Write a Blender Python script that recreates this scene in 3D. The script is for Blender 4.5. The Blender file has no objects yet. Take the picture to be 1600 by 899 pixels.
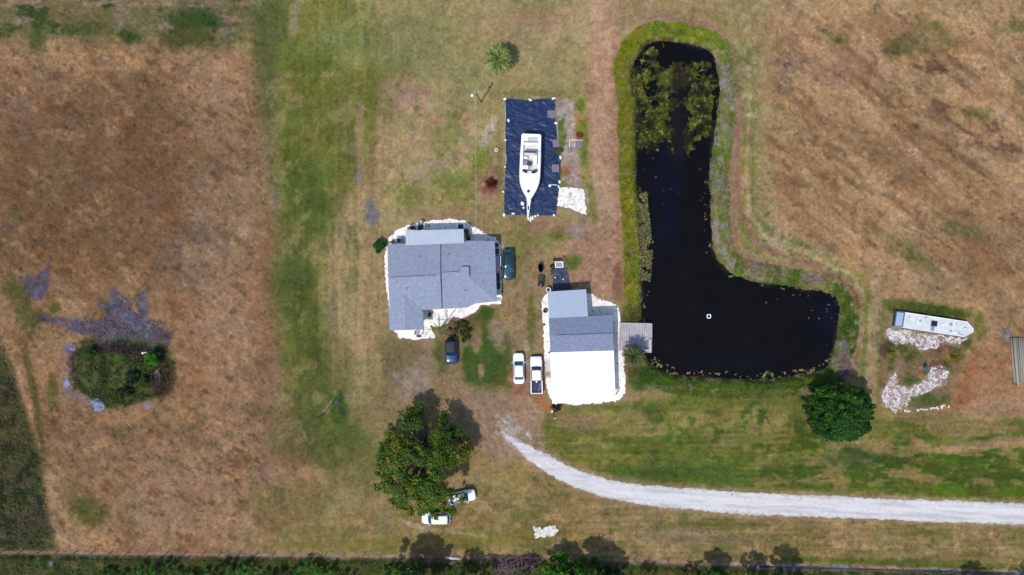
import bpy, math, random
import numpy as np
from mathutils import Vector, Matrix
R = math.radians
random.seed(7)
scene = bpy.context.scene
C = scene.collection
# ---------------------------------------------------------------- camera, sky, sun, exposure
CH = 110.0                       # flying height of the camera in metres, 0.1 m per photo pixel on the ground
cam = bpy.data.cameras.new('camera'); cam_o = bpy.data.objects.new('camera', cam); C.objects.link(cam_o)
cam.sensor_width = 36; cam.lens = 36 * CH / 160.0; cam.clip_start = 1; cam.clip_end = 6000
cam_o.location = (0, 0, CH); cam_o.rotation_euler = (0, 0, 0)
scene.camera = cam_o
SUN_EL = 60
world = bpy.data.worlds.new('World'); scene.world = world; world.use_nodes = True
wn = world.node_tree; bg = wn.nodes['Background']
sky = wn.nodes.new('ShaderNodeTexSky'); sky.sky_type = 'NISHITA'; sky.sun_disc = False
sky.sun_elevation = R(SUN_EL); sky.sun_rotation = R(217); sky.air_density = 1.0; sky.dust_density = 1.0
wn.links.new(sky.outputs[0], bg.inputs[0]); bg.inputs[1].default_value = 0.15
sun = bpy.data.lights.new('sun', 'SUN'); sun.energy = 2.8; sun.angle = R(0.5); sun.color = (1.0, 0.95, 0.88)
sun_o = bpy.data.objects.new('sun', sun); C.objects.link(sun_o)
sun_o.rotation_euler = Vector((0.6 * math.cos(R(SUN_EL)), 0.8 * math.cos(R(SUN_EL)), -math.sin(R(SUN_EL)))).to_track_quat('-Z', 'Y').to_euler()
scene.view_settings.view_transform = 'Standard'; scene.view_settings.look = 'None'
scene.view_settings.gamma = 1; scene.view_settings.use_curve_mapping = False
scene.view_settings.exposure = 0.38
E_LIGHT = np.array((1.54, 1.58, 1.78))                   # radiance of a white sunlit sheet: turns observed colours into base colours

# ---------------------------------------------------------------- helpers
def P(px, py, z=0.0):
    k = 0.1 * (CH - z) / CH
    return Vector(((px - 800) * k, (449.5 - py) * k, z))
def s2l(c):
    c = np.asarray(c, float) / 255.0
    return np.where(c <= 0.04045, c / 12.92, ((c + 0.055) / 1.055) ** 2.4)
def alb(c):                       # observed sunlit colour (0..255) to base colour
    return tuple(np.clip(s2l(c) / E_LIGHT, 0.002, 0.85)) + (1,)
def tag(o, label=None, cat=None, group=None, kind=None):
    if label: o['label'] = label
    if cat: o['category'] = cat
    if group: o['group'] = group
    if kind: o['kind'] = kind
    return o
def empty(name, loc, rz=0.0, label=None, cat=None, group=None):
    o = bpy.data.objects.new(name, None); C.objects.link(o); o.empty_display_size = 0.3
    o.location = loc; o.rotation_euler = (0, 0, rz)
    return tag(o, label, cat, group)
MATS = {}
def mat(name, col, rough=0.8, metal=0.0, var=0.12, scale=3.0, bump=0.0, bscale=20.0, coat=0.0, spec=0.5, stretch=None, vcol=False, trans=0.0, mid=None):
    if name in MATS: return MATS[name]
    m = bpy.data.materials.new(name); m.use_nodes = True; nt = m.node_tree; b = nt.nodes['Principled BSDF']
    N = nt.nodes.new; L = nt.links.new
    tc = N('ShaderNodeTexCoord'); mp = N('ShaderNodeMapping'); L(tc.outputs['Object'], mp.inputs[0])
    if stretch: mp.inputs['Scale'].default_value = stretch
    nz = N('ShaderNodeTexNoise'); nz.inputs['Scale'].default_value = scale; nz.inputs['Detail'].default_value = 6
    nz.inputs['Roughness'].default_value = 0.65; L(mp.outputs[0], nz.inputs['Vector'])
    mr = N('ShaderNodeMapRange'); mr.inputs[1].default_value = 0.25; mr.inputs[2].default_value = 0.75
    mr.inputs[3].default_value = 1 - var; mr.inputs[4].default_value = 1 + var; L(nz.outputs[0], mr.inputs[0])
    mx = N('ShaderNodeMix'); mx.data_type = 'RGBA'; mx.blend_type = 'MULTIPLY'; mx.inputs[0].default_value = 1
    if vcol:
        at = N('ShaderNodeAttribute'); at.attribute_name = 'Col'; L(at.outputs['Color'], mx.inputs[6])
    else:
        mx.inputs[6].default_value = tuple(col[:3]) + (1,)
    L(mr.outputs[0], mx.inputs[7]); L(mx.outputs[2], b.inputs['Base Color'])
    b.inputs['Roughness'].default_value = rough; b.inputs['Metallic'].default_value = metal
    b.inputs['Coat Weight'].default_value = coat; b.inputs['Specular IOR Level'].default_value = spec
    b.inputs['Coat Roughness'].default_value = 0.05
    if trans:
        b.inputs['Subsurface Weight'].default_value = 0
        tr = N('ShaderNodeBsdfTranslucent'); L(mx.outputs[2], tr.inputs[0]); ms = N('ShaderNodeMixShader'); ms.inputs[0].default_value = trans
        L(b.outputs[0], ms.inputs[1]); L(tr.outputs[0], ms.inputs[2]); L(ms.outputs[0], nt.nodes['Material Output'].inputs[0])
    if bump:
        n2 = N('ShaderNodeTexNoise'); n2.inputs['Scale'].default_value = bscale; n2.inputs['Detail'].default_value = 5; L(mp.outputs[0], n2.inputs['Vector'])
        bp = N('ShaderNodeBump'); bp.inputs['Strength'].default_value = bump; bp.inputs['Distance'].default_value = 0.05
        L(n2.outputs[0], bp.inputs['Height']); L(bp.outputs[0], b.inputs['Normal'])
    MATS[name] = m
    return m
class MB:
    def __init__(s): s.v = []; s.f = []
    def add(s, vs, fs):
        n = len(s.v); s.v += [tuple(v) for v in vs]; s.f += [tuple(i + n for i in f) for f in fs]; return s
    def box(s, c, d, rz=0.0, bev=0.0, M=None):
        x, y, z = d[0] / 2, d[1] / 2, d[2] / 2
        if bev:
            b = min(bev, x * .45, y * .45, z * .45)
            vs = []; ring = lambda ex, ey, zz: [(-ex + b * 0, -ey, zz), (ex, -ey, zz), (ex, ey, zz), (-ex, ey, zz)]
            lv = [(x - b, y - b, -z), (x, y, -z + b), (x, y, z - b), (x - b, y - b, z)]
            for ex, ey, zz in lv: vs += ring(ex, ey, zz)
            fs = [(3, 2, 1, 0), (12, 13, 14, 15)]
            for k in range(3):
                for i in range(4):
                    j = (i + 1) % 4; fs.append((k * 4 + i, k * 4 + j, k * 4 + 4 + j, k * 4 + 4 + i))
        else:
            vs = [(a, b_, c_) for c_ in (-z, z) for a, b_ in ((-x, -y), (x, -y), (x, y), (-x, y))]
            fs = [(3, 2, 1, 0), (4, 5, 6, 7), (0, 1, 5, 4), (1, 2, 6, 5), (2, 3, 7, 6), (3, 0, 4, 7)]
        T = Matrix.Translation(Vector(c)) @ (M if M is not None else Matrix.Rotation(rz, 4, 'Z'))
        return s.add([T @ Vector(v) for v in vs], fs)
    def tube(s, pts, r, n=8, cap=True):
        pts = [Vector(p) for p in pts]; rs = r if isinstance(r, (list, tuple)) else [r] * len(pts)
        vs = []; fs = []
        for i, p in enumerate(pts):
            d = (pts[min(i + 1, len(pts) - 1)] - pts[max(i - 1, 0)])
            if d.length < 1e-6: d = Vector((0, 0, 1))
            d.normalize(); u = d.cross(Vector((0, 0, 1)))
            if u.length < 0.05: u = Vector((1, 0, 0))
            u.normalize(); w = d.cross(u)
            for k in range(n):
                a = 2 * math.pi * k / n; vs.append(p + (u * math.cos(a) + w * math.sin(a)) * rs[i])
        for i in range(len(pts) - 1):
            for k in range(n):
                j = (k + 1) % n; fs.append((i * n + k, i * n + j, i * n + n + j, i * n + n + k))
        if cap:
            fs.append(tuple(range(n))[::-1]); m = (len(pts) - 1) * n; fs.append(tuple(range(m, m + n)))
        return s.add(vs, fs)
    def cyl(s, c, r, h, n=20, r2=None):
        return s.tube([Vector(c), Vector(c) + Vector((0, 0, h))], [r, r if r2 is None else r2], n)
    def lathe(s, c, prof, n=24, sx=1, sy=1):
        vs = []; fs = []
        for r, z in prof:
            for k in range(n):
                a = 2 * math.pi * k / n; vs.append((c[0] + r * sx * math.cos(a), c[1] + r * sy * math.sin(a), c[2] + z))
        for i in range(len(prof) - 1):
            for k in range(n):
                j = (k + 1) % n; fs.append((i * n + k, i * n + j, i * n + n + j, i * n + n + k))
        fs.append(tuple(range(n))[::-1]); m = (len(prof) - 1) * n; fs.append(tuple(range(m, m + n)))
        return s.add(vs, fs)
    def prism(s, pts, z0, z1):
        n = len(pts); vs = [(p[0], p[1], z0) for p in pts] + [(p[0], p[1], z1) for p in pts]
        fs = [tuple(range(n))[::-1], tuple(range(n, 2 * n))] + [(i, (i + 1) % n, n + (i + 1) % n, n + i) for i in range(n)]
        return s.add(vs, fs)
    def slab(s, pts, t):          # sloping 3D polygon thickened downward
        n = len(pts); pts = [Vector(p) for p in pts]; vs = pts + [p - Vector((0, 0, t)) for p in pts]
        fs = [tuple(range(n)), tuple(range(n, 2 * n))[::-1]] + [(i, n + i, n + (i + 1) % n, (i + 1) % n) for i in range(n)]
        return s.add(vs, fs)
    def build(s, name, m, parent=None, smooth=False, loc=None, rz=0):
        me = bpy.data.meshes.new(name); me.from_pydata(s.v, [], s.f); me.update()
        import bmesh
        bm = bmesh.new(); bm.from_mesh(me); bmesh.ops.recalc_face_normals(bm, faces=bm.faces); bm.to_mesh(me); bm.free()
        if smooth: me.shade_smooth()
        o = bpy.data.objects.new(name, me); C.objects.link(o); me.materials.append(m)
        if parent is not None: o.parent = parent
        if loc is not None: o.location = loc; o.rotation_euler = (0, 0, rz)
        return o
def np_mesh(name, verts, faces, m, col=None, parent=None, smooth=False, coldom='POINT'):
    faces = np.asarray(faces, np.int32); k = faces.shape[1]
    me = bpy.data.meshes.new(name); me.vertices.add(len(verts)); me.vertices.foreach_set('co', np.asarray(verts, np.float32).ravel())
    me.loops.add(faces.size); me.loops.foreach_set('vertex_index', faces.ravel())
    me.polygons.add(len(faces)); me.polygons.foreach_set('loop_start', np.arange(0, faces.size, k, dtype=np.int32))
    me.polygons.foreach_set('loop_total', np.full(len(faces), k, np.int32))
    if smooth: me.polygons.foreach_set('use_smooth', np.ones(len(faces), bool))
    me.update(calc_edges=True)
    if col is not None:
        a = me.attributes.new('Col', 'FLOAT_COLOR', coldom); c4 = np.ones((len(col), 4), np.float32); c4[:, :3] = col
        a.data.foreach_set('color', c4.ravel())
    o = bpy.data.objects.new(name, me); C.objects.link(o); me.materials.append(m)
    if parent is not None: o.parent = parent
    return o
# ---- value noise on arrays (photo-pixel coordinates used as a plan: 1 px = 0.1 m)
_lat = {}
def vnoise(X, Y, seed):
    if seed not in _lat: _lat[seed] = np.random.RandomState(seed).rand(256, 256).astype(np.float32)
    T = _lat[seed]; xi = np.floor(X).astype(np.int64); yi = np.floor(Y).astype(np.int64)
    fx = (X - xi).astype(np.float32); fy = (Y - yi).astype(np.float32); fx = fx * fx * (3 - 2 * fx); fy = fy * fy * (3 - 2 * fy)
    x0 = xi & 255; x1 = (xi + 1) & 255; y0 = yi & 255; y1 = (yi + 1) & 255
    a = T[y0, x0] * (1 - fx) + T[y0, x1] * fx; b = T[y1, x0] * (1 - fx) + T[y1, x1] * fx
    return a * (1 - fy) + b * fy
def fbm(X, Y, scale, seed=1, octv=4, ang=0.0, st=1.0, gain=0.55):
    ca, sa = math.cos(ang), math.sin(ang)
    U = (X * ca + Y * sa) / (scale * st); V = (-X * sa + Y * ca) / scale
    t = 0; amp = 1; tot = 0
    for i in range(octv):
        t = t + amp * vnoise(U * 2 ** i + 17.3 * i, V * 2 ** i + 9.1 * i, seed + i); tot += amp; amp *= gain
    n = (t / tot - 0.5) * 2.3
    return np.clip(n, -1, 1)       # -1..1
def sst(a, b, x):
    t = np.clip((x - a) / (b - a), 0, 1); return t * t * (3 - 2 * t)
def sdf(X, Y, pts):
    pts = np.asarray(pts, np.float32); n = len(pts); d = np.full(X.shape, 1e12, np.float32); ins = np.zeros(X.shape, bool)
    for i in range(n):
        ax, ay = pts[i]; bx, by = pts[(i + 1) % n]; ex, ey = bx - ax, by - ay
        wx, wy = X - ax, Y - ay; t = np.clip((wx * ex + wy * ey) / (ex * ex + ey * ey + 1e-9), 0, 1)
        d = np.minimum(d, (wx - ex * t) ** 2 + (wy - ey * t) ** 2)
        c = ((ay > Y) != (by > Y)) & (X < (bx - ax) * (Y - ay) / (by - ay + 1e-12) + ax); ins ^= c
    d = np.sqrt(d); return np.where(ins, -d, d)
def ldist(X, Y, pts):            # distance to a polyline minus its half width; pts (x, y, w)
    d = np.full(X.shape, 1e6, np.float32)
    for (ax, ay, aw), (bx, by, bw) in zip(pts[:-1], pts[1:]):
        ex, ey = bx - ax, by - ay; wx, wy = X - ax, Y - ay
        t = np.clip((wx * ex + wy * ey) / (ex * ex + ey * ey + 1e-9), 0, 1)
        d = np.minimum(d, np.sqrt((wx - ex * t) ** 2 + (wy - ey * t) ** 2) - (aw + (bw - aw) * t) / 2)
    return d
def smooth_closed(pts, it=2):
    for _ in range(it):
        q = []
        for i in range(len(pts)):
            a = pts[i]; b = pts[(i + 1) % len(pts)]
            q += [(a[0] * .75 + b[0] * .25, a[1] * .75 + b[1] * .25), (a[0] * .25 + b[0] * .75, a[1] * .25 + b[1] * .75)]
        pts = q
    return pts
# ---------------------------------------------------------------- plan of the place
WZ = -0.8                         # water level
_pond = [(988,105),(995.7,88),(1007,71),(1026,64.4),(1052,65.4),(1077,70),(1101,76),(1117,86),(1119,105),(1125,130),(1122,162),(1119,190),(1114,222),(1109.5,253),(1106,285),(1110,306),(1109.5,337),(1112.6,377),(1116,399),(1131,419),(1150,432),(1180,441),(1222,446.4),(1263,453),(1295,458),(1308,467),(1313,489),(1308,515),(1303,545),(1296,571),(1282,581),(1258,584),(1220,590),(1167,593),(1110,591),(1063,588),(1034,580),(1016,569),(1003,553),(1002,525),(1003,496),(1004,474),(1001,440),(1004,415),(1004,380),(1001,345),(996,306),(995,253),(993,214),(995,175),(995.7,162),(991,143),(987,126)]
POND = [((x - 800) * 1.0073 + 800, (y - 449.5) * 1.0073 + 449.5) for x, y in smooth_closed(_pond, 1)]
ROAD = [(786,676,2),(800,688,11),(820,702,20),(845,719,26),(875,736,28),(900,748,29),(950,764,31),(1000,773,32),(1100,782,35),(1200,788,36),(1350,794,35),(1500,800,35),(1620,804,34),(2600,840,34)]
ASH1 = [(36,426),(45,430),(55,434),(65,427),(76,416),(78,420),(77,442),(74,457),(64,466),(51,466),(39,458),(42,446)]
ASH2 = [(172,448),(179,450),(199,474),(208,490),(216,493),(217,456),(230,454),(230,497),(238,509),(271,520),(265,537),(246,552),(189,552),(151,527),(106,512),(53,497),(57,493),(140,503),(166,497),(165,486),(151,480),(161,473),(174,473)]
MOUND = [(112,545),(135,530),(175,528),(225,535),(262,540),(272,565),(272,600),(255,618),(215,632),(175,640),(135,625),(115,600),(108,570)]
DITCH = [(-900,852,9),(0,866,9),(400,871,9),(650,873,10),(900,876,12),(1100,884,11),(1400,892,10),(1600,898,10),(2500,920,10)]
TARP = [(789,153),(808,155),(828,156.5),(850,154),(868,153.5),(868,190),(871,215),(877,247),(876,265),(876,281),(872,307),(869,337),(840,337.5),(810,336.5),(787,337),(788,300),(789,270),(791,247),(789,215),(790,180)]
def H_ground(X, Y):
    mic = 0.045 * fbm(X, Y, 9, 11, 3) + 0.03 * fbm(X, Y, 3.2, 15, 2)
    field = sst(470, 400, X) + sst(1160, 1230, X) * sst(620, 560, Y)
    mic = mic * (0.8 + 0.9 * np.clip(field, 0, 1))
    h = mic.astype(np.float32)
    flat = np.zeros(X.shape, np.float32)
    for bx in ((600, 335, 785, 535), (842, 450, 980, 636), (784, 150, 880, 340)):
        dx = np.maximum(np.maximum(bx[0] - X, X - bx[2]), 0); dy = np.maximum(np.maximum(bx[1] - Y, Y - bx[3]), 0)
        flat = np.maximum(flat, sst(10, 0, np.hypot(dx, dy)))
    h = h * (1 - 0.85 * flat)
    near = (X > 900) & (X < 1400) & (Y > 0) & (Y < 700); d = np.full(X.shape, 999, np.float32)
    if near.any(): d[near] = sdf(X[near], Y[near], POND) + 2.2 * fbm(X[near], Y[near], 9, 31, 3)
    h = h - 1.0 * sst(9, -3, d) - 1.4 * sst(-2, -25, d)
    dd = ldist(X, Y, DITCH) + 3 * fbm(X, Y, 15, 41, 3); h = h - 0.55 * sst(5, -4, dd)
    dm = ldist(X, Y, [(150, 585, 50), (232, 578, 50)]); h = h + (0.7 + 0.5 * fbm(X, Y, 22, 51, 4)) * sst(12, -25, dm)
    dr = ldist(X, Y, ROAD); h = h * (1 - .7 * sst(6, -2, dr)) + 0.03 * sst(3, -4, dr)
    return h
def hz(px, py):
    return float(H_ground(np.array([[px]], np.float32), np.array([[py]], np.float32))[0, 0])
def PG(px, py, dz=0.0):
    v = P(px, py); v.z = hz(px, py) + dz; return v
# ---------------------------------------------------------------- ground sheet
def axis(a, b, step, far):
    inner = np.arange(a, b, step); out = []; s = step; v = b
    while v < far: s *= 1.06 if s < 40 else 1.3; v += s; out.append(v)
    lo = []; s = step; v = a
    while v > -far: s *= 1.06 if s < 40 else 1.3; v -= s; lo.append(v)
    return np.array(lo[::-1] + list(inner) + out, np.float32)
xs = axis(-70, 1670, 1.5, 22000); ys = axis(-70, 970, 1.5, 22000)
GX, GY = np.meshgrid(xs, ys); NXg, NYg = len(xs), len(ys)
COL = np.zeros(GX.shape + (3,), np.float32)
def win(x0, x1, y0, y1):
    a, b = np.searchsorted(xs, (x0, x1)); c, d = np.searchsorted(ys, (y0, y1)); return slice(c, d), slice(a, b)
def blend(sl, m, col):
    COL[sl] = COL[sl] * (1 - m[..., None]) + np.asarray(col, np.float32) * m[..., None]
_sd = [100]
def poly(pts, col, a=1.0, f=8, w=8, ws=25):
    _sd[0] += 7; p = np.array(pts); M = f + w + 5
    sl = win(p[:, 0].min() - M, p[:, 0].max() + M, p[:, 1].min() - M, p[:, 1].max() + M); X, Y = GX[sl], GY[sl]
    d = sdf(X, Y, pts) + w * fbm(X, Y, ws, _sd[0]); blend(sl, sst(f, -f, d) * a, col)
def blob(cx, cy, rx, ry, col, a=1.0, ang=0, rag=.5, ws=None, f=.45):
    _sd[0] += 7; r = max(rx, ry) * 1.8; sl = win(cx - r, cx + r, cy - r, cy + r); X, Y = GX[sl], GY[sl]
    c, s = math.cos(R(ang)), math.sin(R(ang)); U = ((X - cx) * c + (Y - cy) * s) / rx; V = (-(X - cx) * s + (Y - cy) * c) / ry
    d = np.sqrt(U * U + V * V) - 1 + rag * fbm(X, Y, ws or max(8, min(rx, ry) * .7), _sd[0]); blend(sl, sst(f, -f, d) * a, col)
def line(pts, col, a=1.0, f=3, w=3, ws=14, fray=0):
    _sd[0] += 7; p = np.array(pts); M = p[:, 2].max() + f + w + 4
    sl = win(p[:, 0].min() - M, p[:, 0].max() + M, p[:, 1].min() - M, p[:, 1].max() + M); X, Y = GX[sl], GY[sl]
    d = ldist(X, Y, pts) + w * fbm(X, Y, ws, _sd[0]); m = sst(f, -f, d) * a
    if fray: m = m * np.clip(.6 + fray * fbm(X, Y, 7, _sd[0] + 3), 0, 1)
    blend(sl, m, col)
def scat(pts, col, thr, a=.8, scale=14, w=20, ang=0, st=1, soft=.15, seed=None):
    """clumps of a colour strewn over an area"""
    _sd[0] += 7; p = np.array(pts); M = w + 5
    sl = win(p[:, 0].min() - M, p[:, 0].max() + M, p[:, 1].min() - M, p[:, 1].max() + M); X, Y = GX[sl], GY[sl]
    d = sdf(X, Y, pts) + w * .7 * fbm(X, Y, 40, _sd[0] + 2)
    m = sst(w, -w, d) * sst(thr - soft, thr + soft, fbm(X, Y, scale, _sd[0] + 4, 5, ang, st)) * a; blend(sl, m, col)
ALL = [(-21000, -21000), (21000, -21000), (21000, 21000), (-21000, 21000)]
full = (slice(None), slice(None))
# base: tan field east and west, olive lawn in the middle
COL[:] = (160, 134, 100)
m = sst(-.5, .6, fbm(GX, GY, 120, 3, 5)); blend(full, m * .6, (150, 136, 92))
WF = [(-3000,58),(0,60),(150,66),(300,70),(400,75),(405,180),(412,300),(440,420),(432,520),(445,640),(470,700),(500,780),(470,830),(330,868),(0,862),(-3000,862)]
poly(WF, (158, 121, 88), 1, 18, 14, 40)
poly([(-300,150),(130,140),(330,210),(380,330),(330,430),(180,450),(-100,440)], (128, 95, 68), .8, 60, 50, 70)
blob(215,225,110,110,(118,87,63),.55,20,.6,40,.7)
blob(60,300,90,90,(120,90,64),.5,20,.6,40,.7)
blob(295,395,55,45,(128,104,88),.75,-60,.5,22)
blob(385,600,60,130,(165,130,104),.6,0,.6,40)
blob(345,280,50,150,(160,128,104),.6,5,.6,40)
blob(360,460,55,90,(172,136,108),.7,0,.6,40)
blob(340,760,120,80,(168,134,106),.6,0,.6,40)
blob(150,470,90,40,(160,124,92),.6,0,.6,30)
blob(45,560,60,110,(158,124,92),.6,0,.6,40)
blob(180,720,160,70,(150,115,90),.5,0,.6,40)
blob(420,510,22,160,(152,106,80),.55,2,.6,30)
blob(415,330,20,80,(150,110,84),.45,2,.6,30)
blob(150,90,200,20,(180,146,108),.55,3,.6,22)
blob(330,120,70,40,(176,142,112),.5,3,.6,22)
blob(450,560,40,80,(138,104,80),.6,15,.6,30)
blob(440,655,40,90,(140,112,86),.6,10,.6,30)
blob(120,830,80,28,(180,146,104),.65,5,.6,22)
blob(85,790,16,50,(182,148,108),.6,0,.5,22)
blob(230,790,60,40,(160,128,104),.5,5,.6,22)
scat([(0,60),(400,70),(420,860),(0,860)], (116, 86, 58), .3, .5, 20, 20, .6, 1.8)
scat([(0,60),(400,70),(420,860),(0,860)], (98, 74, 48), .5, .6, 9, 20, .6, 2.0, .12)
scat([(0,60),(400,70),(420,860),(0,860)], (182, 144, 106), .4, .45, 16, 20, .6, 1.8)
scat([(0,60),(400,70),(420,860),(0,860)], (108, 102, 58), .55, .5, 26, 20)
scat([(0,60),(440,70),(470,860),(0,860)], (140, 114, 108), .5, .35, 40, 20)
scat([(60,650),(480,600),(500,860),(80,860)], (100, 92, 50), .42, .5, 24, 20)
blob(140,797,32,20,(86,90,42),.85,25,.5,14); blob(115,780,10,30,(110,95,50),.5)
for p in ((40,490,14,40,-25),(52,610,6,60,-12),(62,690,8,40,-8),(82,610,10,24,0),(15,450,14,16,0),(30,455,20,18,30),(85,480,8,8,0),(58,500,8,18,60)):
    blob(p[0],p[1],p[2],p[3],(92,88,44),.8,p[4],.6,9)
line([(0,520,4),(28,580,5),(45,640,5),(62,700,5)],(186,146,110),.6,3,3)
for x, y in ((145,296),(70,110),(330,165),(160,98),(315,285),(310,380),(22,350),(210,815),(385,690),(348,395),(285,737)): blob(x,y,9,6,(112,100,100),.4,30,.9,6)
# north-west mottled band
poly([(-3000,-60),(395,-60),(398,60),(330,78),(230,60),(60,60),(-3000,52)], (116, 108, 70), .9, 12, 10, 20)
scat([(-200,0),(400,0),(400,62),(-200,55)], (66, 82, 38), .12, .85, 26, 8, 0, 2.0)
scat([(-200,0),(400,0),(400,62),(-200,55)], (146, 124, 104), .25, .8, 16, 8, 0, 2.0)
scat([(0,0),(400,0),(400,10),(0,10)], (168, 138, 118), .0, .8, 12, 5, 0, 3.0)
blob(302,30,40,16,(64,92,46),.9,5,.4,12); blob(290,58,45,18,(76,84,40),.8,0,.5,12); blob(200,58,16,12,(70,84,40),.9); blob(58,62,14,20,(80,88,44),.85); blob(140,45,30,10,(80,90,40),.7)
poly([(-3000,-3000),(4000,-3000),(4000,-6),(-3000,-6)], (162,134,108), .8, 10, 8, 30)
# western lawn strip
LW = [(398,0),(560,-20),(700,10),(720,60),(650,120),(600,180),(560,280),(515,320),(495,390),(500,480),(525,560),(560,640),(600,700),(570,740),(480,700),(450,620),(436,520),(436,430),(440,330),(425,230),(410,120)]
poly(LW, (116, 118, 58), .92, 22, 14, 40); line([(424,120,22),(427,230,24),(432,330,20)], (142,118,104), .6, 6, 6, 16)
blob(490,180,60,120,(104,112,46),.75,5,.6,60,.8); blob(520,230,50,90,(114,114,54),.6,0,.6,50,.8)
blob(476,300,36,60,(88,110,44),.75,-20,.6,40,.7); blob(466,420,40,110,(96,106,50),.8,0,.5,44,.7); blob(490,540,40,95,(88,98,44),.8,-16,.5,44,.7)
blob(535,640,26,80,(84,96,44),.75,-25,.5,30,.7); blob(485,100,40,24,(112,130,56),.55,10,.6,26,.7); blob(428,40,26,60,(96,110,62),.6,0,.8,26,.8)
blob(545,42,60,30,(112,120,60),.7,0,.5,26); blob(560,60,70,40,(136,138,86),.6,0,.6,30)
blob(415,100,16,90,(96,94,52),.6,0,.7,20,.6); blob(460,30,8,40,(160,140,112),.7,10,.6,14)
blob(455,680,30,50,(92,88,50),.7,-25,.5,20); blob(500,690,22,70,(84,94,46),.7,-25,.6,18)
blob(565,740,30,40,(120,110,70),.6); blob(460,790,70,30,(118,108,62),.6,0,.6,25)
line([(562,165,14),(562,240,14),(565,300,12)], (150,128,98), .8, 3, 3)
poly([(560,300),(640,310),(610,400),(600,520),(560,560),(520,540),(500,480),(510,380)], (166,144,108), .7, 18, 14, 26)
poly([(510,540),(620,560),(650,600),(600,690),(540,660),(520,600)], (134,124,84), .7, 18, 14, 26)
scat([(400,100),(600,100),(600,700),(430,700)], (148,134,96), .32, .55, 26, 20, 0, 1)
scat([(400,100),(600,100),(560,700),(430,700)], (86,96,44), .3, .4, 26, 20, 1.4, 2.2)
# central yard
poly([(560,-10),(950,-10),(925,60),(920,330),(860,345),(780,350),(600,340),(600,200),(640,120)], (158,146,102), .9, 24, 20, 50)
blob(870,45,120,30,(176,152,122),.5,0,.6,30); blob(820,30,80,14,(168,136,110),.6,0,.6,20)
blob(700,90,80,60,(146,140,96),.6,0,.6,30); blob(640,70,50,40,(130,130,84),.6,0,.5,30)
blob(635,150,34,24,(172,140,124),.75,20,.7,12); blob(645,150,30,12,(168,132,120),.6,-20,.6,10)
blob(690,210,30,22,(128,134,76),.8,0,.5,18); blob(700,195,16,10,(118,130,66),.7)
line([(600,235,20),(640,222,18),(680,190,14),(720,180,14),(735,205,14),(720,240,10),(722,262,10)], (182,146,118), .75, 6, 6)
line([(722,258,8),(740,262,8)], (190,148,116), .8, 4, 3)
blob(640,235,60,26,(172,148,118),.6,-25,.7,12); blob(670,270,36,14,(166,142,128),.7,-20,.7,10)
blob(715,290,36,30,(126,130,64),.8,20,.6,14); blob(752,255,12,30,(128,140,54),.8,0,.5,10); blob(645,310,26,20,(120,124,60),.7,0,.6,12)
blob(765,290,26,26,(160,122,106),.8,0,.6,12); blob(700,335,70,14,(158,128,106),.7,-3,.6,12); blob(810,350,60,14,(160,124,108),.75,0,.6,12)
blob(765,205,8,22,(178,164,150),.85,30,.8,6); blob(772,190,5,10,(190,178,164),.8,30,.8,6); blob(755,225,8,8,(180,160,150),.6)
blob(780,390,26,60,(140,134,84),.7,0,.5,20); blob(815,400,14,60,(132,128,70),.8,0,.5,20); blob(830,460,30,60,(146,130,94),.7)
blob(820,520,34,80,(150,124,98),.75,0,.5,20); blob(848,340,10,16,(150,110,90),.6)
poly([(640,300),(740,300),(750,340),(640,345)], (160,142,96), .4, 10, 8)
scat([(600,120),(780,160),(780,330),(600,330)], (110,116,56), .4, .6, 13, 14)
scat([(620,200),(780,200),(780,350),(600,340)], (196,166,136), .45, .5, 7, 14)
scat([(780,340),(850,340),(850,560),(780,560)], (110,108,56), .42, .6, 7, 10)
scat([(780,340),(850,340),(850,560),(780,560)], (170,140,118), .42, .55, 7, 10)
# yard south of the house
poly([(600,525),(800,500),(845,560),(845,680),(790,690),(700,640),(600,640)], (142,124,94), .8, 16, 12, 24)
blob(642,585,30,34,(152,136,126),.8,-20,.6,18); blob(655,545,40,14,(150,132,122),.6,10,.6,10); blob(625,550,30,30,(112,102,64),.7,0,.6,12)
poly([(722,488),(770,480),(778,500),(765,520),(775,550),(795,560),(800,600),(760,612),(726,600),(722,560),(735,520)], (86,104,44), .95, 6, 6, 12)
blob(755,560,28,44,(72,100,44),.8,0,.5,14); blob(752,490,22,10,(70,104,42),.9,-20,.5,10); blob(745,528,9,20,(160,132,116),.9,3,.4,8); blob(775,520,12,22,(152,126,112),.9,-10,.4,8)
blob(752,580,5,14,(160,128,100),.8); blob(690,555,12,22,(88,94,46),.75,0,.6,10); blob(722,500,20,12,(120,88,84),.8,-30,.6,8)
blob(735,510,22,22,(96,88,50),.6,0,.7,9); blob(794,575,8,40,(84,98,50),.8,0,.5,10); blob(830,505,6,40,(96,104,50),.7,0,.5,10)
blob(812,625,16,50,(168,116,92),.85,-8,.5,14); blob(845,635,9,34,(166,108,84),.8,-10,.5,12); blob(850,640,12,20,(170,112,80),.8,-30)
poly([(700,600),(800,610),(850,650),(870,700),(820,700),(780,740),(760,720),(740,690)], (156,132,112), .8, 16, 12, 24)
blob(795,665,16,12,(166,154,154),.8,30,.7,8); blob(823,570,5,40,(164,148,142),.6,0,.5,8)
line([(826,620,5),(838,640,5),(860,665,5)],(176,150,138),.6,3,3)
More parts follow.
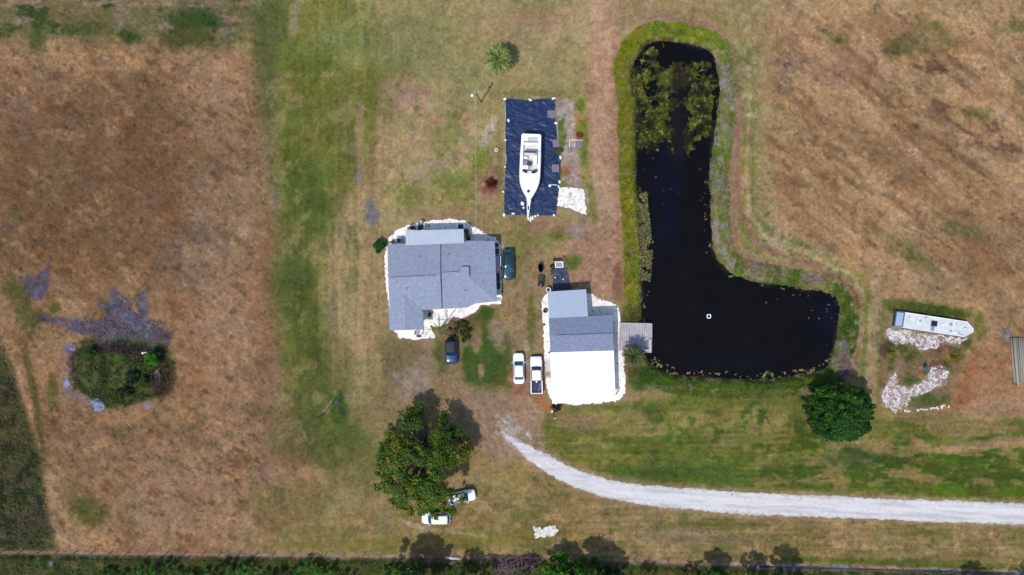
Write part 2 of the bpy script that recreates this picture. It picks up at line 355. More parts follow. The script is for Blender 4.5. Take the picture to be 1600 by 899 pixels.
# dirt track beside the pond
TR = [(940,20,40),(938,80,40),(941,160,38),(943,250,38),(942,340,40),(938,400,60),(945,440,50)]
line(TR, (186,150,126), .9, 8, 5, 16); line([(960,60,9),(958,150,8),(960,250,9),(966,340,10),(964,440,10)], (172,128,112), .8, 3, 3, 9)
line([(925,60,4),(925,150,3),(925,250,4),(925,330,4)], (170,136,104), .6, 3, 2, 9)
poly([(885,370),(960,360),(970,460),(940,466),(920,452),(888,445)], (168,132,110), .9, 8, 7, 14)
scat([(890,330),(970,330),(970,460),(890,460)], (146,108,90), .35, .6, 7, 8); scat([(890,380),(970,340),(970,460),(900,460)], (186,152,138), .35, .6, 8, 8)
blob(858,372,40,10,(112,116,60),.7,-6,.7,9); blob(872,365,10,10,(100,104,50),.7); blob(895,410,12,12,(98,110,48),.9,0,.5,8); blob(870,362,22,5,(146,110,90),.6)
blob(905,355,16,14,(150,136,146),.7,0,.8,8); blob(965,440,8,30,(120,84,70),.7,0,.6,10)
blob(880,345,60,10,(150,128,96),.6)
# strip of weeds and shell east of the tarp
poly([(870,155),(897,158),(900,215),(905,245),(906,300),(884,300),(880,250),(876,210),(870,185)], (182,164,160), .95, 4, 4, 8)
poly([(882,245),(905,245),(906,298),(882,300)], (164,144,140), .85, 5, 4, 8)
blob(907,165,8,12,(116,130,46),.95,0,.4,7); blob(905,185,9,9,(174,124,76),.9,0,.6,6); blob(908,200,9,12,(132,122,50),.9,0,.4,7)
blob(876,200,6,16,(108,124,56),.9,10,.4,7); blob(881,218,5,14,(110,126,60),.85,10); blob(912,232,7,44,(116,128,56),.85,0,.5,8)
blob(905,215,5,6,(160,96,50),.9); blob(874,237,5,5,(96,120,30),.95,0,.3); blob(880,268,9,7,(120,100,44),.9,0,.5,6); blob(884,262,7,4,(176,104,74),.8)
blob(878,290,6,8,(112,118,54),.9); blob(925,310,6,40,(110,118,56),.6,-8,.5,8)
scat([(870,155),(905,155),(908,300),(876,300)], (130,118,104), .5, .7, 4.5, 4)
scat([(870,155),(905,155),(908,300),(876,300)], (206,196,196), .45, .7, 5, 4)
blob(767,288,9,10,(110,44,36),.9,0,.5,6); blob(765,298,12,6,(146,96,84),.7,0,.6,6)
blob(780,250,5,60,(130,124,76),.7); blob(830,147,50,6,(112,116,66),.6,0,.8,8)
# pond surrounds
near = win(900, 1460, -20, 720); NX_, NY_ = GX[near], GY[near]; PD = sdf(NX_, NY_, POND); PN = fbm(NX_, NY_, 12, 61, 4)
def ring(d0, d1, col, a, mask=1.0, w=4, f=3):
    d = PD + w * PN; blend(near, sst(d0 - f, d0 + f, d) * sst(d1 + f, d1 - f, d) * a * mask, col)
east = sst(1150, 1190, NX_) * sst(500, 440, NY_); below = sst(560, 590, NY_); left = sst(1010, 1000, NX_)
ring(20, 60, (150,136,92), .6, sst(1100, 1140, NX_) * (1 - below), 8, 8)
ring(42, 52, (128,120,62), .6, sst(1100, 1140, NX_) * (1 - below), 5, 4)
ring(-8, 30, (118,124,52), 1, 1 - left * 0, 3); ring(28, 37, (162,128,112), .9, np.clip(1 - below, 0, 1) * (1 - left), 3); ring(33, 37, (140,104,88), .5, (1 - below) * (1 - left), 3, 2)
tp = sst(120, 95, NY_) * sst(1150, 1100, NX_)
ring(-6, 27, (124,138,22), .85, tp, 3); ring(-6, 28, (122,124,20), .95, sst(1008,1000,NX_) * sst(490,460,NY_), 3); blend(near, sst(1000,995,NX_) * sst(28, 22, PD) * sst(.0, .4, fbm(NX_, NY_, 14, 65, 3, 1.57, 3)) * .7 * sst(490,470,NY_), (94,122,14)); blend(near, sst(1000,995,NX_) * sst(30, 24, PD) * sst(.15, .5, fbm(NX_, NY_, 10, 68, 4, 1.57, 2)) * .6 * sst(490,470,NY_), (148,128,72))
ring(-6, 30, (72,100,18), .95, below, 4); ring(-6, 28, (58,92,26), .9, sst(1280,1300,NX_) * sst(430,460,NY_), 4)
ring(30, 42, (136,116,80), .8, below, 5)
n1 = fbm(NX_, NY_, 18, 71, 4); n2 = fbm(NX_, NY_, 7, 73, 4); bank = sst(32, 24, PD)
blend(near, bank * sst(.1, .4, n1) * .75 * (1 - below) * (1 - tp*.6), (134,132,80)); blend(near, bank * sst(.15, .4, -n1) * .7 * (1 - below*.6) * (1 - left), (92,120,40))
blend(near, bank * sst(.3, .6, n2) * .4, (172,152,140) ); blend(near, bank * sst(.25, .5, -n2) * .5, (86,98,34))
blend(near, bank * sst(.15, .4, fbm(NX_, NY_, 13, 77, 4)) * .8 * sst(1110, 1122, NX_) * sst(460, 400, NY_), (158,146,146))
blend(near, bank * sst(.25, .45, fbm(NX_, NY_, 16, 79, 4)) * .8, (150,118,44) ) if False else None
blend(near, sst(30, 26, PD) * sst(4, -2, PD) * .8, (86, 76, 58))
ring(-6, 3, (84,72,52), .8, 1.0, 3, 3); ring(-3, 5, (176,164,140), .5, np.clip(sst(0,.3,n2),0,1), 2, 2); blend(near, bank * sst(1105, 1118, NX_) * sst(480, 420, NY_) * sst(70, 110, NY_) * .5, (128, 126, 94)); blend(near, bank * sst(1105, 1118, NX_) * sst(460, 400, NY_) * sst(.0, .3, fbm(NX_, NY_, 11, 76, 4, 1.57, 2)) * .8, (150, 142, 150)); blend(near, bank * sst(1105, 1118, NX_) * sst(.15, .35, fbm(NX_, NY_, 15, 74, 4, 1.57, 2)) * .8, (92, 116, 36))
blob(984,495,22,14,(84,84,36),.8); blob(1000,590,24,18,(58,88,28),.9); blob(985,570,14,30,(96,92,50),.7)
blob(1320,570,14,22,(136,110,132),.8,20,.6,10); blob(1320,540,8,14,(140,134,150),.7); blob(1272,436,18,6,(140,112,130),.7,10)
blob(1260,612,14,8,(140,120,134),.6); line([(1236,612,8),(1160,612,6),(1010,604,6)],(130,110,104),.5,3,3,12)
# east field
EF = [(1160,20),(1250,-10),(3000,-100),(3000,640),(1560,640),(1500,500),(1400,470),(1340,420),(1230,390),(1180,340),(1165,200)]
poly(EF, (170,135,103), .85, 22, 20, 50)
sl = win(1130, 2400, -60, 560); X, Y = GX[sl], GY[sl]; em = sst(0, -40, sdf(X, Y, EF) + 15 * fbm(X, Y, 40, 81))
s1 = fbm(X, Y, 26, 83, 5, R(38), 7); s2 = fbm(X, Y, 9, 87, 5, R(38), 5); s3 = fbm(X, Y, 8, 89, 4)
blend(sl, em * sst(.0, .5, s1) * .65, (134,99,72)); blend(sl, em * sst(.0, .5, -s1) * .6, (192,153,120)); blend(sl, em * sst(.2, .5, s2) * .4, (112,82,58)); blend(sl, em * sst(.25, .55, s3) * .22, (112,84,58))
scat([(1380,70),(1480,90),(1600,220),(1600,260),(1440,190)], (100,70,56), .15, .75, 16, 20, R(30), 2.5)
scat([(1200,200),(1420,220),(1400,380),(1240,330)], (118,86,60), .3, .55, 22, 20, R(35), 2)
scat([(1200,80),(1340,80),(1330,200),(1220,180)], (140,112,100), .1, .6, 22, 20, R(35), 2)
for p in ((1420,70,26,14,5),(1455,42,24,12,20),(1480,68,16,8,10),(1530,178,22,10,20),(1395,78,10,12,0),(1310,60,12,8,30),(1218,168,8,5,0),(1585,40,20,12,0),(1590,190,8,8,0),(1210,220,5,4,0),(1430,400,40,12,30),(1500,360,30,10,20),(1420,500,20,8,0)):
    blob(p[0],p[1],p[2],p[3],(106,102,58),.7,p[4],1.0,9,.7)
line([(1300,120,10),(1380,190,10),(1460,270,12),(1560,360,14)],(190,156,128),.4,6,5,20); line([(1330,60,12),(1420,150,14),(1510,220,14),(1620,330,14)],(188,154,128),.45,6,5,20); line([(1470,90,10),(1540,150,12),(1640,240,12)],(186,150,124),.5,5,5,20)
poly([(1230,-20),(3000,-20),(3000,26),(1480,30),(1240,16)], (182,154,116), .55, 14, 12, 20)
poly([(1120,-20),(1200,-20),(1210,400),(1330,430),(1380,520),(1360,600),(1340,590),(1352,520),(1320,440),(1190,400),(1165,200)], (152,142,100), .6, 10, 10, 24)
scat([(1150,60),(1190,60),(1180,340),(1330,420),(1370,520),(1340,600),(1310,440),(1160,370)], (112,118,62), .1, .7, 13, 10)
scat([(1150,60),(1190,60),(1180,340),(1330,420),(1370,520),(1340,600),(1310,440),(1160,370)], (184,164,138), .25, .6, 9, 10)
line([(1158,150,6),(1152,250,7),(1155,330,7),(1185,385,8),(1260,412,7),(1320,440,8),(1345,480,7)],(150,110,98),.85,3,3,10); line([(1172,150,3),(1166,250,4),(1170,335,4),(1198,372,5),(1262,398,4),(1330,428,5),(1358,480,5),(1358,560,5)],(186,164,134),.6,3,3,9); line([(1178,200,4),(1176,330,4),(1204,362,4),(1268,388,4)],(104,112,56),.6,3,3,9)
blob(1190,420,40,10,(126,106,94),.5,12); 
poly([(1340,440),(1600,430),(1600,520),(1530,500),(1380,480)], (158,128,98), .6, 14, 12, 20)
line([(1368,430,14),(1366,520,14),(1358,600,14),(1350,640,12)], (172,144,114), .8, 4, 4, 12); line([(1355,450,6),(1352,540,6),(1346,600,6)],(112,116,58),.7,3,3,8); line([(1382,470,6),(1378,560,8),(1372,640,8)],(116,112,58),.7,3,3,8)
poly([(1490,640),(1505,590),(1530,540),(1560,520),(1600,560),(1620,640),(1560,650)], (164,122,92), .9, 10, 8, 20); poly([(1484,640),(1500,580),(1520,545),(1530,560),(1510,640)], (158,102,66), .7, 14, 10, 12)
blob(1455,485,60,12,(76,92,36),.95,7,.4,12); blob(1400,478,20,10,(90,92,44),.8); blob(1530,510,12,20,(98,102,48),.7); blob(1573,522,8,9,(138,130,150),.9,0,.3)
poly([(1380,530),(1420,540),(1500,538),(1520,525),(1505,570),(1490,600),(1478,640),(1400,645),(1376,620),(1378,560)], (134,108,84), .95, 6, 6, 12)
for p in ((1405,542,18,9),(1425,556,14,9),(1508,535,12,10),(1495,556,8,10),(1442,527,6,9),(1470,527,14,4),(1480,575,6,9),(1424,598,20,8),(1450,625,26,10),(1390,575,6,5),(1395,560,10,6)):
    blob(p[0],p[1],p[2],p[3],(78,98,44),.8,0,.9,6,.6)
for S_ in ([(1386,512),(1484,526),(1512,528),(1500,540),(1475,534),(1465,545),(1440,548),(1420,536),(1400,540),(1384,525)], [(1392,590),(1400,580),(1403,600),(1420,606),(1445,595),(1455,575),(1470,570),(1482,580),(1478,600),(1450,612),(1425,622),(1412,640),(1395,643),(1380,634),(1376,615)]): poly(S_, (178,162,166), .75, 5, 5, 8)
blob(1392,552,9,6,(150,136,26),.9,0,.5,5); blob(1488,559,9,5,(156,130,24),.9,0,.5,5); blob(1382,548,8,10,(96,62,48),.8); blob(1465,570,12,8,(110,76,66),.8); blob(1467,545,14,12,(124,92,80),.8)
# south-east lawn
SE = [(850,640),(980,628),(1100,618),(1240,612),(1360,640),(1500,650),(2800,640),(2800,840),(1600,786),(1400,776),(1200,768),(1050,764),(950,745),(880,718),(850,690)]
poly(SE, (106,112,48), .95, 8, 8, 24)
scat([(850,640),(1360,640),(1360,690),(850,700)], (146,134,84), -.1, .8, 26, 14, 0, 2.2)
scat([(1340,640),(1640,640),(1640,700),(1340,700)], (150,128,90), .0, .8, 24, 14, 0, 2.2)
scat([(900,680),(1640,680),(1640,785),(900,740)], (78,100,32), -.15, .8, 24, 12, 0, 3.2)
scat([(1180,690),(1640,690),(1640,760),(1180,760)], (158,128,90), .2, .7, 16, 10, 0, 2.4)
scat([(980,630),(1260,620),(1260,690),(980,690)], (70,96,34), .25, .75, 14, 8)
scat([(850,640),(1640,640),(1640,785),(850,740)], (146,134,76), .35, .5, 8, 8, 0, 2)
blob(1090,738,120,12,(78,102,40),.8,2,.6,14); blob(1330,715,40,14,(74,92,50),.7); blob(1480,766,30,9,(92,124,24),.8); blob(1590,770,30,9,(92,118,24),.8); blob(1500,722,30,8,(88,118,34),.7)
line([(1428,690,10),(1445,702,12),(1480,704,12),(1560,692,14),(1640,688,16)],(172,136,106),.85,4,4,10); line([(1425,680,6),(1430,695,6)],(150,106,76),.6,3,3)
line([(1455,640,8),(1500,636,8),(1600,644,10)],(170,124,92),.7,4,4,10); blob(1560,640,50,14,(172,138,108),.7)
poly([(870,650),(1000,640),(1010,660),(880,676)], (166,142,104), .5, 6, 6, 10)
blob(905,660,40,10,(150,126,96),.6,0,.6,10); blob(870,640,14,8,(170,112,78),.7)
for G_ in ([(600,403),(606,372),(622,357),(649,349),(673,344),(702,342),(726,344),(738,353),(760,365),(775,372),(784,385),(784,476),(772,476),(751,478),(745,487),(726,497.7),(707.5,496.7),(692,513),(681,528),(651,531.7),(624,529),(613,516),(606,470),(601,440)], [(846,470),(852,460),(858,455),(925,458),(955,472),(967,480),(975,545),(978,600),(978,614),(967,626),(945,630),(900,634),(868,630),(858,622),(852,600),(850,560),(848,520)], [(872,294),(913,295),(915,318),(917,336),(890,326),(870,322)]):
    E_ = [(a, b, 6) for a, b in G_ + G_[:1]]; line(E_, (178,160,148), .75, 4, 4, 8, .8); line(E_, (128,100,84), .5, 3, 4, 6, 1.2)
# below the drive
SB = [(500,820),(640,800),(740,770),(800,720),(880,765),(960,795),(1100,804),(1300,808),(1600,824),(2600,850),(2600,905),(1600,890),(1200,880),(900,868),(600,864),(480,858)]
poly(SB, (146,126,84), .9, 10, 8, 22); scat(SB, (104,106,50), .15, .6, 16, 6, 0, 2.2); scat(SB, (178,146,112), .2, .6, 15, 6, 0, 2.0); scat(SB, (112,92,58), .35, .5, 6, 6)
blob(760,840,90,12,(122,118,54),.7,0,.6,14); blob(560,850,120,12,(126,116,58),.6,0,.6,14); blob(1400,880,200,7,(92,104,36),.8,2,.7,9); blob(790,745,50,20,(156,136,86),.6,20)
blob(1130,820,60,8,(106,104,52),.7,2,.6,9); blob(1080,840,80,12,(132,116,98),.6,2,.6,12); blob(560,834,60,8,(150,130,92),.7); line([(590,800,4),(660,826,5),(760,838,4)],(172,156,140),.6,3,3,8)
line([(660,820,5),(760,812,4)],(150,108,76),.5,3,3,8); blob(500,830,90,9,(118,112,62),.6); line([(400,820,4),(560,806,4),(640,790,4)],(120,112,62),.5,4,3)
# edges of the drive, ditch, strip south of it
line([(a, b, c + 7) for a, b, c in ROAD], (156,136,112), .9, 5, 5, 7); blob(798,684,16,10,(190,180,182),.8,40,.9,6); scat([(775,650),(810,660),(850,700),(870,730),(830,725),(790,690)], (200,192,194), .2, .7, 5, 5)
poly([(-3000,869),(0,868),(400,874),(650,877),(900,880),(1100,888),(1400,897),(1600,903),(4000,930),(4000,3000),(-3000,3000)], (72,86,36), .95, 5, 5, 10)
scat([(-200,872),(1600,902),(1600,1100),(-200,1100)], (92,104,36), .15, .7, 12, 4); scat([(-200,872),(1600,902),(1600,1100),(-200,1100)], (112,94,66), .38, .7, 14, 4); scat([(-200,872),(1600,902),(1600,1100),(-200,1100)], (48,58,26), .35, .6, 9, 4)
line([(a, b, c * .6) for a, b, c in DITCH], (146,118,108), .85, 3, 3, 8, .9); line([(a, b + 3, 3) for a, b, c in DITCH], (100,80,76), .55, 2, 2.5, 7, .8); line([(a, b - 4.5, 1) for a, b, c in DITCH], (104,82,74), .7, 2, 2, 6, 1)
scat([(-300,858),(0,860),(900,872),(1600,890),(1600,904),(900,884),(0,874),(-300,872)], (196,180,178), .5, .5, 6, 2, 0, 2)
scat([(1140,880),(1600,892),(1600,899),(1140,890)], (120,136,176), .1, .85, 9, 2, 0, 3)
blob(79,881,5,4,(180,184,220),.8)
# far west scrub corner
poly([(-3000,500),(-10,505),(10,560),(30,610),(48,670),(60,710),(68,760),(78,800),(86,860),(-3000,866)], (70,74,40), .92, 9, 6, 20)
scat([(-100,520),(20,600),(60,720),(80,860),(-100,860)], (40,52,26), .0, .7, 16, 6); scat([(-100,520),(20,600),(60,720),(80,860),(-100,860)], (98,86,58), .25, .7, 10, 6, .5, 2); blob(50,815,26,20,(92,74,64),.6,0,.7,9)
line([(0,826,3),(86,800,3)],(110,98,66),.5,2,2); line([(0,838,3),(86,846,3)],(112,100,64),.5,2,2)
# ash and mound
for A in (ASH1, ASH2): poly(A, (108,90,94), .6, 6, 6, 8); poly(A, (92,83,100), .85, 3.5, 5, 6)
scat(ASH2, (112,112,140), .1, .7, 10, 3); scat(ASH2, (84,70,72), .2, .6, 7, 3, .15, 3); scat(ASH2, (124,104,100), .3, .6, 5, 3, .2, 3); scat(ASH2, (132,108,90), .42, .6, 6, 3, .2, 2); scat(ASH1, (106,102,136), .2, .7, 8, 3); blob(205,500,22,10,(124,126,158),.6,20,.7,8)
poly(MOUND, (80,88,46), .9, 6, 8, 14); scat(MOUND, (82,104,44), -.25, .85, 18, 8); scat(MOUND, (112,104,62), .35, .7, 7, 6); blob(190,545,50,10,(64,52,62),.85,5,.7,8); blob(252,598,18,26,(82,58,50),.85,10,.6,9)
blob(105,580,8,40,(148,124,118),.8,5,.6,8); blob(125,622,30,8,(140,122,120),.8,30,.6,8); blob(108,545,10,8,(112,104,136),.8); blob(232,634,9,5,(150,136,150),.9,0,.4); blob(115,570,8,16,(110,76,74),.7)
poly([(571,310),(582,308),(590,325),(594,338),(590,350),(576,353),(570,345),(573,330)], (124,120,128), .95, 4, 3, 7); blob(560,278,6,5,(130,130,146),.8)
line([(508,643,8),(512,640,8),(526,620,7),(523,612,4)], (160,142,128), .85, 3, 2, 6); blob(530,638,14,22,(72,98,36),.7,0,.6,9); blob(549,622,10,7,(150,122,104),.6)
# fine grain over everything: clumps and wisps of grass
wf_ = (sst(470, 400, GX) * .05)[..., None]; COL *= (1 - wf_ * np.array((.9, .7, .3), np.float32)); ef_ = (sst(1160, 1250, GX) * sst(640, 560, GY))[..., None]; COL *= 1 + ef_ * np.array((.0, .01, .0), np.float32)
gl_ = sst(.0, .25, (COL[..., 1] - COL[..., 0]) / 60)[..., None] * (np.abs(GX - 1055) > 130)[..., None]; COL *= 1 - gl_ * np.array((.12, .10, .14), np.float32)
g1 = fbm(GX, GY, 3.4, 91, 3); g2 = fbm(GX, GY, 9, 95, 3); g3 = fbm(GX, GY, 34, 98, 3)
g4 = fbm(GX, GY, 2.2, 221, 2); mow = fbm(GX, GY, 4, 225, 3, 0, 14) * sst(600, 660, GY) * sst(780, 860, GX) + fbm(GX, GY, 5, 229, 3, 1.57, 14) * sst(430, 480, GX) * sst(640, 560, GX) * sst(720, 600, GY)
lum = .985 + .10 * g1 + .10 * g2 + .08 * g3 + .05 * g4 + .12 * mow + .10 * np.minimum(fbm(GX, GY, 6, 233, 4), 0)
fld = np.clip(sst(470, 400, GX) + sst(1150, 1230, GX) * sst(640, 560, GY), 0, 1) * .7 + .3
pt = sst(-.2, .3, fbm(GX, GY, 28, 241, 3))
lum = lum - (.20 * sst(.3, .6, fbm(GX, GY, 4.2, 245, 3, .7, 1.9)) * pt + .10 * sst(.2, .6, fbm(GX, GY, 11, 249, 4, .7, 1.6))) * fld + .12 * sst(.3, .65, fbm(GX, GY, 4.5, 253, 3, .5, 1.7)) * fld
COL *= lum[..., None]; hue = fbm(GX, GY, 5, 201, 3)[..., None] * np.array((3, 0, -3), np.float32) + fbm(GX, GY, 30, 205, 3)[..., None] * np.array((5, -1, -3), np.float32) ; COL += hue
np.clip(COL, 4, 250, COL)
GAIN = np.array((1.0, 1.0, 1.0), np.float32)
ALB = np.clip(s2l(COL) / E_LIGHT * GAIN, .003, .8).astype(np.float32)
HG = H_ground(GX, GY)
M_ground = mat('ground_soil_and_grass', (1, 1, 1), .95, 0, .16, 2.2, .5, 9, spec=.15, vcol=True)
V = np.stack([(GX - 800) * .1, (449.5 - GY) * .1, HG], -1).reshape(-1, 3)
I = np.arange(NXg * NYg).reshape(NYg, NXg)
F = np.stack([I[1:, :-1], I[1:, 1:], I[:-1, 1:], I[:-1, :-1]], -1).reshape(-1, 4)
tag(np_mesh('ground', V, F, M_ground, ALB.reshape(-1, 3), smooth=True), kind='structure')
def gsample(px, py, arr):
    i = np.clip(np.searchsorted(xs, px), 0, NXg - 1); j = np.clip(np.searchsorted(ys, py), 0, NYg - 1); return arr[j, i]
# ---------------------------------------------------------------- thin sheets lying on the ground
def sheet(name, box, step, inside, m, zoff, colf=None, base=None, hf=None, parent=None, gain=1.0):
    gx = np.arange(box[0], box[2] + step, step); gy = np.arange(box[1], box[3] + step, step); X, Y = np.meshgrid(gx, gy); X = X.astype(np.float32); Y = Y.astype(np.float32)
    k = inside(X, Y); Z = (H_ground(X, Y) if base is None else np.full(X.shape, base, np.float32)) + zoff
    if hf is not None: Z = Z + hf(X, Y)
    I = np.arange(X.size).reshape(X.shape); F = np.stack([I[1:, :-1], I[1:, 1:], I[:-1, 1:], I[:-1, :-1]], -1).reshape(-1, 4)
    kk = k.ravel(); F = F[kk[F].all(1)]; used = np.unique(F); rm = np.full(X.size, -1); rm[used] = np.arange(len(used))
    V = np.stack([(X - 800) * .1, (449.5 - Y) * .1, Z], -1).reshape(-1, 3)[used]
    c = None
    if colf is not None: c = np.clip(s2l(np.clip(colf(X, Y), 3, 255)) / E_LIGHT * gain, .003, .84).reshape(-1, 3)[used]
    return np_mesh(name, V, rm[F], m, c, parent, smooth=True)
def colmix(X, base, *mods):
    c = np.zeros(X.shape + (3,), np.float32) + np.array(base, np.float32)
    for mk, cc in mods: c = c * (1 - mk[..., None]) + np.array(cc, np.float32) * mk[..., None]
    return c
M_sheet = mat('shell_gravel', (1, 1, 1), .95, 0, .10, 6, .5, 14, spec=.2, vcol=True)
def road_in(X, Y):
    near_ = sst(900, 790, X)
    return ldist(X, Y, ROAD) + (2.0 + 2 * near_) * fbm(X, Y, 5, 301, 4) + 1.8 * fbm(X, Y, 20, 305, 2) + 4 * near_ * np.maximum(fbm(X, Y, 3, 307, 3) - .1, 0) < 0
def road_col(X, Y):
    d = ldist(X, Y, ROAD); n = fbm(X, Y, 4, 311, 4); d = d; s = fbm(X, Y, 5, 315, 4, .06, 12)
    return colmix(X, (228, 228, 240), (sst(.05, .5, s) * .7, (198, 198, 214)), (sst(.1, .5, -s) * .5, (240, 240, 248)), (np.exp(-((np.abs(d + 17) - 8) / 2.5) ** 2) * .35 * (.6 + .5 * n), (190, 188, 200)), (sst(.3, .6, n) * .25, (180, 176, 184)), (sst(-6, 0, d + 4 * n) * .5, (176, 164, 160)), (sst(.5, .8, fbm(X, Y, 3, 321, 3)) * sst(.1, .5, fbm(X, Y, 30, 325, 2)) * .7, (120, 112, 108)))
tag(sheet('gravel_road', (780, 670, 1760, 845), 1.2, road_in, M_sheet, .03, road_col), kind='structure')
HG1 = [(600,403),(606,372),(622,357),(649,349),(673,344),(702,342),(726,344),(738,353),(760,365),(775,372),(784,385),(784,476),(772,476),(751,478),(745,487),(726,497.7),(707.5,496.7),(692,513),(673.5,510),(681,528),(651,531.7),(624,529),(613,516),(606,470),(601,440)]
HG2 = [(846,470),(852,460),(858,455),(925,458),(935,465),(955,472),(967,480),(970,500),(975,545),(978,600),(978,614),(967,626),(945,630),(900,634),(868,630),(858,622),(852,600),(850,560),(848,520)]
def gin(pts, seed): return lambda X, Y: sdf(X, Y, pts) + 1.5 * fbm(X, Y, 7, seed, 4) + 2.2 * np.maximum(fbm(X, Y, 2.4, seed + 5, 2), 0) < 0
def gcol(X, Y):
    n = fbm(X, Y, 3, 331, 3); q = fbm(X, Y, 9, 335, 3)
    return colmix(X, (246, 244, 248), (sst(.0, .6, q) * .6, (212, 206, 218)), (sst(.15, .6, fbm(X, Y, 5, 337, 4)) * .4, (206, 194, 190)), (sst(.5, .75, n) * .8, (112, 104, 104)))
def gcol2(X, Y):
    c = gcol(X, Y); g = (sst(870, 855, X) * sst(556, 566, Y) * sst(590, 582, Y))[..., None]; c = c * (1 - g) + np.array((206, 202, 226)) * g
    g = (sst(870, 855, X) * sst(578, 584, Y) * sst(592, 587, Y))[..., None]; return c * (1 - .8 * g) + np.array((158, 120, 106)) * .8 * g
tag(sheet('gravel_bed', (590, 330, 795, 545), .6, gin(HG1, 341), M_sheet, .03, gcol, gain=1.25), kind='structure')
tag(sheet('gravel_bed', (835, 445, 990, 645), .6, gin(HG2, 345), M_sheet, .03, gcol2, gain=1.25), kind='structure')
def gcol3(X, Y): return colmix(X, (236, 230, 240), (sst(-.1, .4, fbm(X, Y, 6, 381, 4)) * .7, (196, 184, 192)), (sst(.2, .6, fbm(X, Y, 2.2, 385, 2)) * .6, (150, 136, 138)))
def sand_in(pts, seed, hole=9): return lambda X, Y: (sdf(X, Y, pts) + 3 * fbm(X, Y, 5, seed, 4) < 0) & (.6 * fbm(X, Y, 6, seed + 5, 3) + .6 * fbm(X, Y, 1.8, seed + 8, 2) < hole)
SP1 = [(872,294),(885,292),(913,295),(915,318),(917,336),(905,333),(890,326),(870,322)]
SP2 = [(831,823),(843,823),(847,828),(852,822),(866,822),(872,828),(866,838),(848,839),(834,843),(836,832)]
SP3 = [(1386,512),(1484,526),(1512,528),(1500,540),(1475,534),(1465,545),(1440,548),(1420,536),(1400,540),(1384,525)]
SP4 = [(1392,590),(1400,580),(1403,600),(1420,606),(1445,595),(1455,575),(1470,570),(1482,580),(1478,600),(1450,612),(1425,622),(1412,640),(1395,643),(1380,634),(1376,615)]
SP5 = [(1376,634),(1400,641),(1430,640),(1470,634),(1482,626),(1484,638),(1430,643),(1398,646)]
tag(sheet('sand_patch', (860, 285, 925, 345), .6, gin(SP1, 351), M_sheet, .03, gcol, gain=1.15), kind='structure')
tag(sheet('sand_patch', (825, 815, 880, 850), .6, sand_in(SP2, 355), M_sheet, .03, gcol), kind='structure')
tag(sheet('sand_patch', (1375, 505, 1520, 555), .5, sand_in(SP3, 361, .26), M_sheet, .03, gcol3), kind='structure')
tag(sheet('sand_patch', (1370, 560, 1490, 650), .5, sand_in(SP4, 365, .18), M_sheet, .03, gcol3), kind='structure')
tag(sheet('sand_patch', (1370, 620, 1490, 650), .8, sand_in(SP5, 371, .05), M_sheet, .036, gcol), kind='structure')
M_conc = mat('concrete', alb((178, 180, 212)), .85, 0, .10, 1.2, .15, 10)
def slab(name, pts, z0, z1):
    b = MB().prism([P(x, y)[:2] for x, y in pts], z0, z1); return tag(b.build(name, M_conc), kind='structure')
# ---------------------------------------------------------------- water and what floats on it
M_water = mat('pond_water', (1, 1, 1), .06, 0, .25, .3, .12, 1.2, spec=.14, vcol=True)
def wat_col(X, Y):
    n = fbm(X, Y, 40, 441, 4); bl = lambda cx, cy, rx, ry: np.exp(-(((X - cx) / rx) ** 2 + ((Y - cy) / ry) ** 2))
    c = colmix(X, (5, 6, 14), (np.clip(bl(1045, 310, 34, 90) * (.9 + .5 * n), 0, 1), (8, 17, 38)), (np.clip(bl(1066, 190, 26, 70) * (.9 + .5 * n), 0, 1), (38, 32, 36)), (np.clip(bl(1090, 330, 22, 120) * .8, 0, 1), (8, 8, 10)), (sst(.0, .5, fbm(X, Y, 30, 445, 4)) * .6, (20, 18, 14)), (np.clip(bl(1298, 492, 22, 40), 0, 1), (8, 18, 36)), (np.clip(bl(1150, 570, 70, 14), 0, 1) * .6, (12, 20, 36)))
    d = sdf(X, Y, POND); return c + sst(-9, 0, d + 3 * fbm(X, Y, 8, 449, 3))[..., None] * np.array((34, 30, 16)) * sst(-.1, .3, fbm(X, Y, 25, 451, 2))[..., None]
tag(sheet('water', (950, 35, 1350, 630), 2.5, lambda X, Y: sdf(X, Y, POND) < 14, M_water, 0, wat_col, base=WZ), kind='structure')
b = MB(); dp = []
for a in range(1190, 1600, 10): dp.append((a, float(np.interp(a, [d[0] for d in DITCH], [d[1] for d in DITCH]))))
vs = []; 
for a, c in dp: q = P(a, c + 1); w_ = .05 + .22 * abs(math.sin(a * .031) * math.sin(a * .013 + 1)); vs += [(q.x, q.y + w_, -.47), (q.x, q.y - w_, -.47)]
b.add(vs, [(2 * i, 2 * i + 1, 2 * i + 3, 2 * i + 2) for i in range(len(dp) - 1)])
tag(b.build('ditch_water', mat('ditch_water', (.02, .025, .035), .08, 0, .2, .5)), kind='structure')
M_algae = mat('algae', (1, 1, 1), .95, 0, .3, 4, .4, 12, vcol=True, spec=.1)
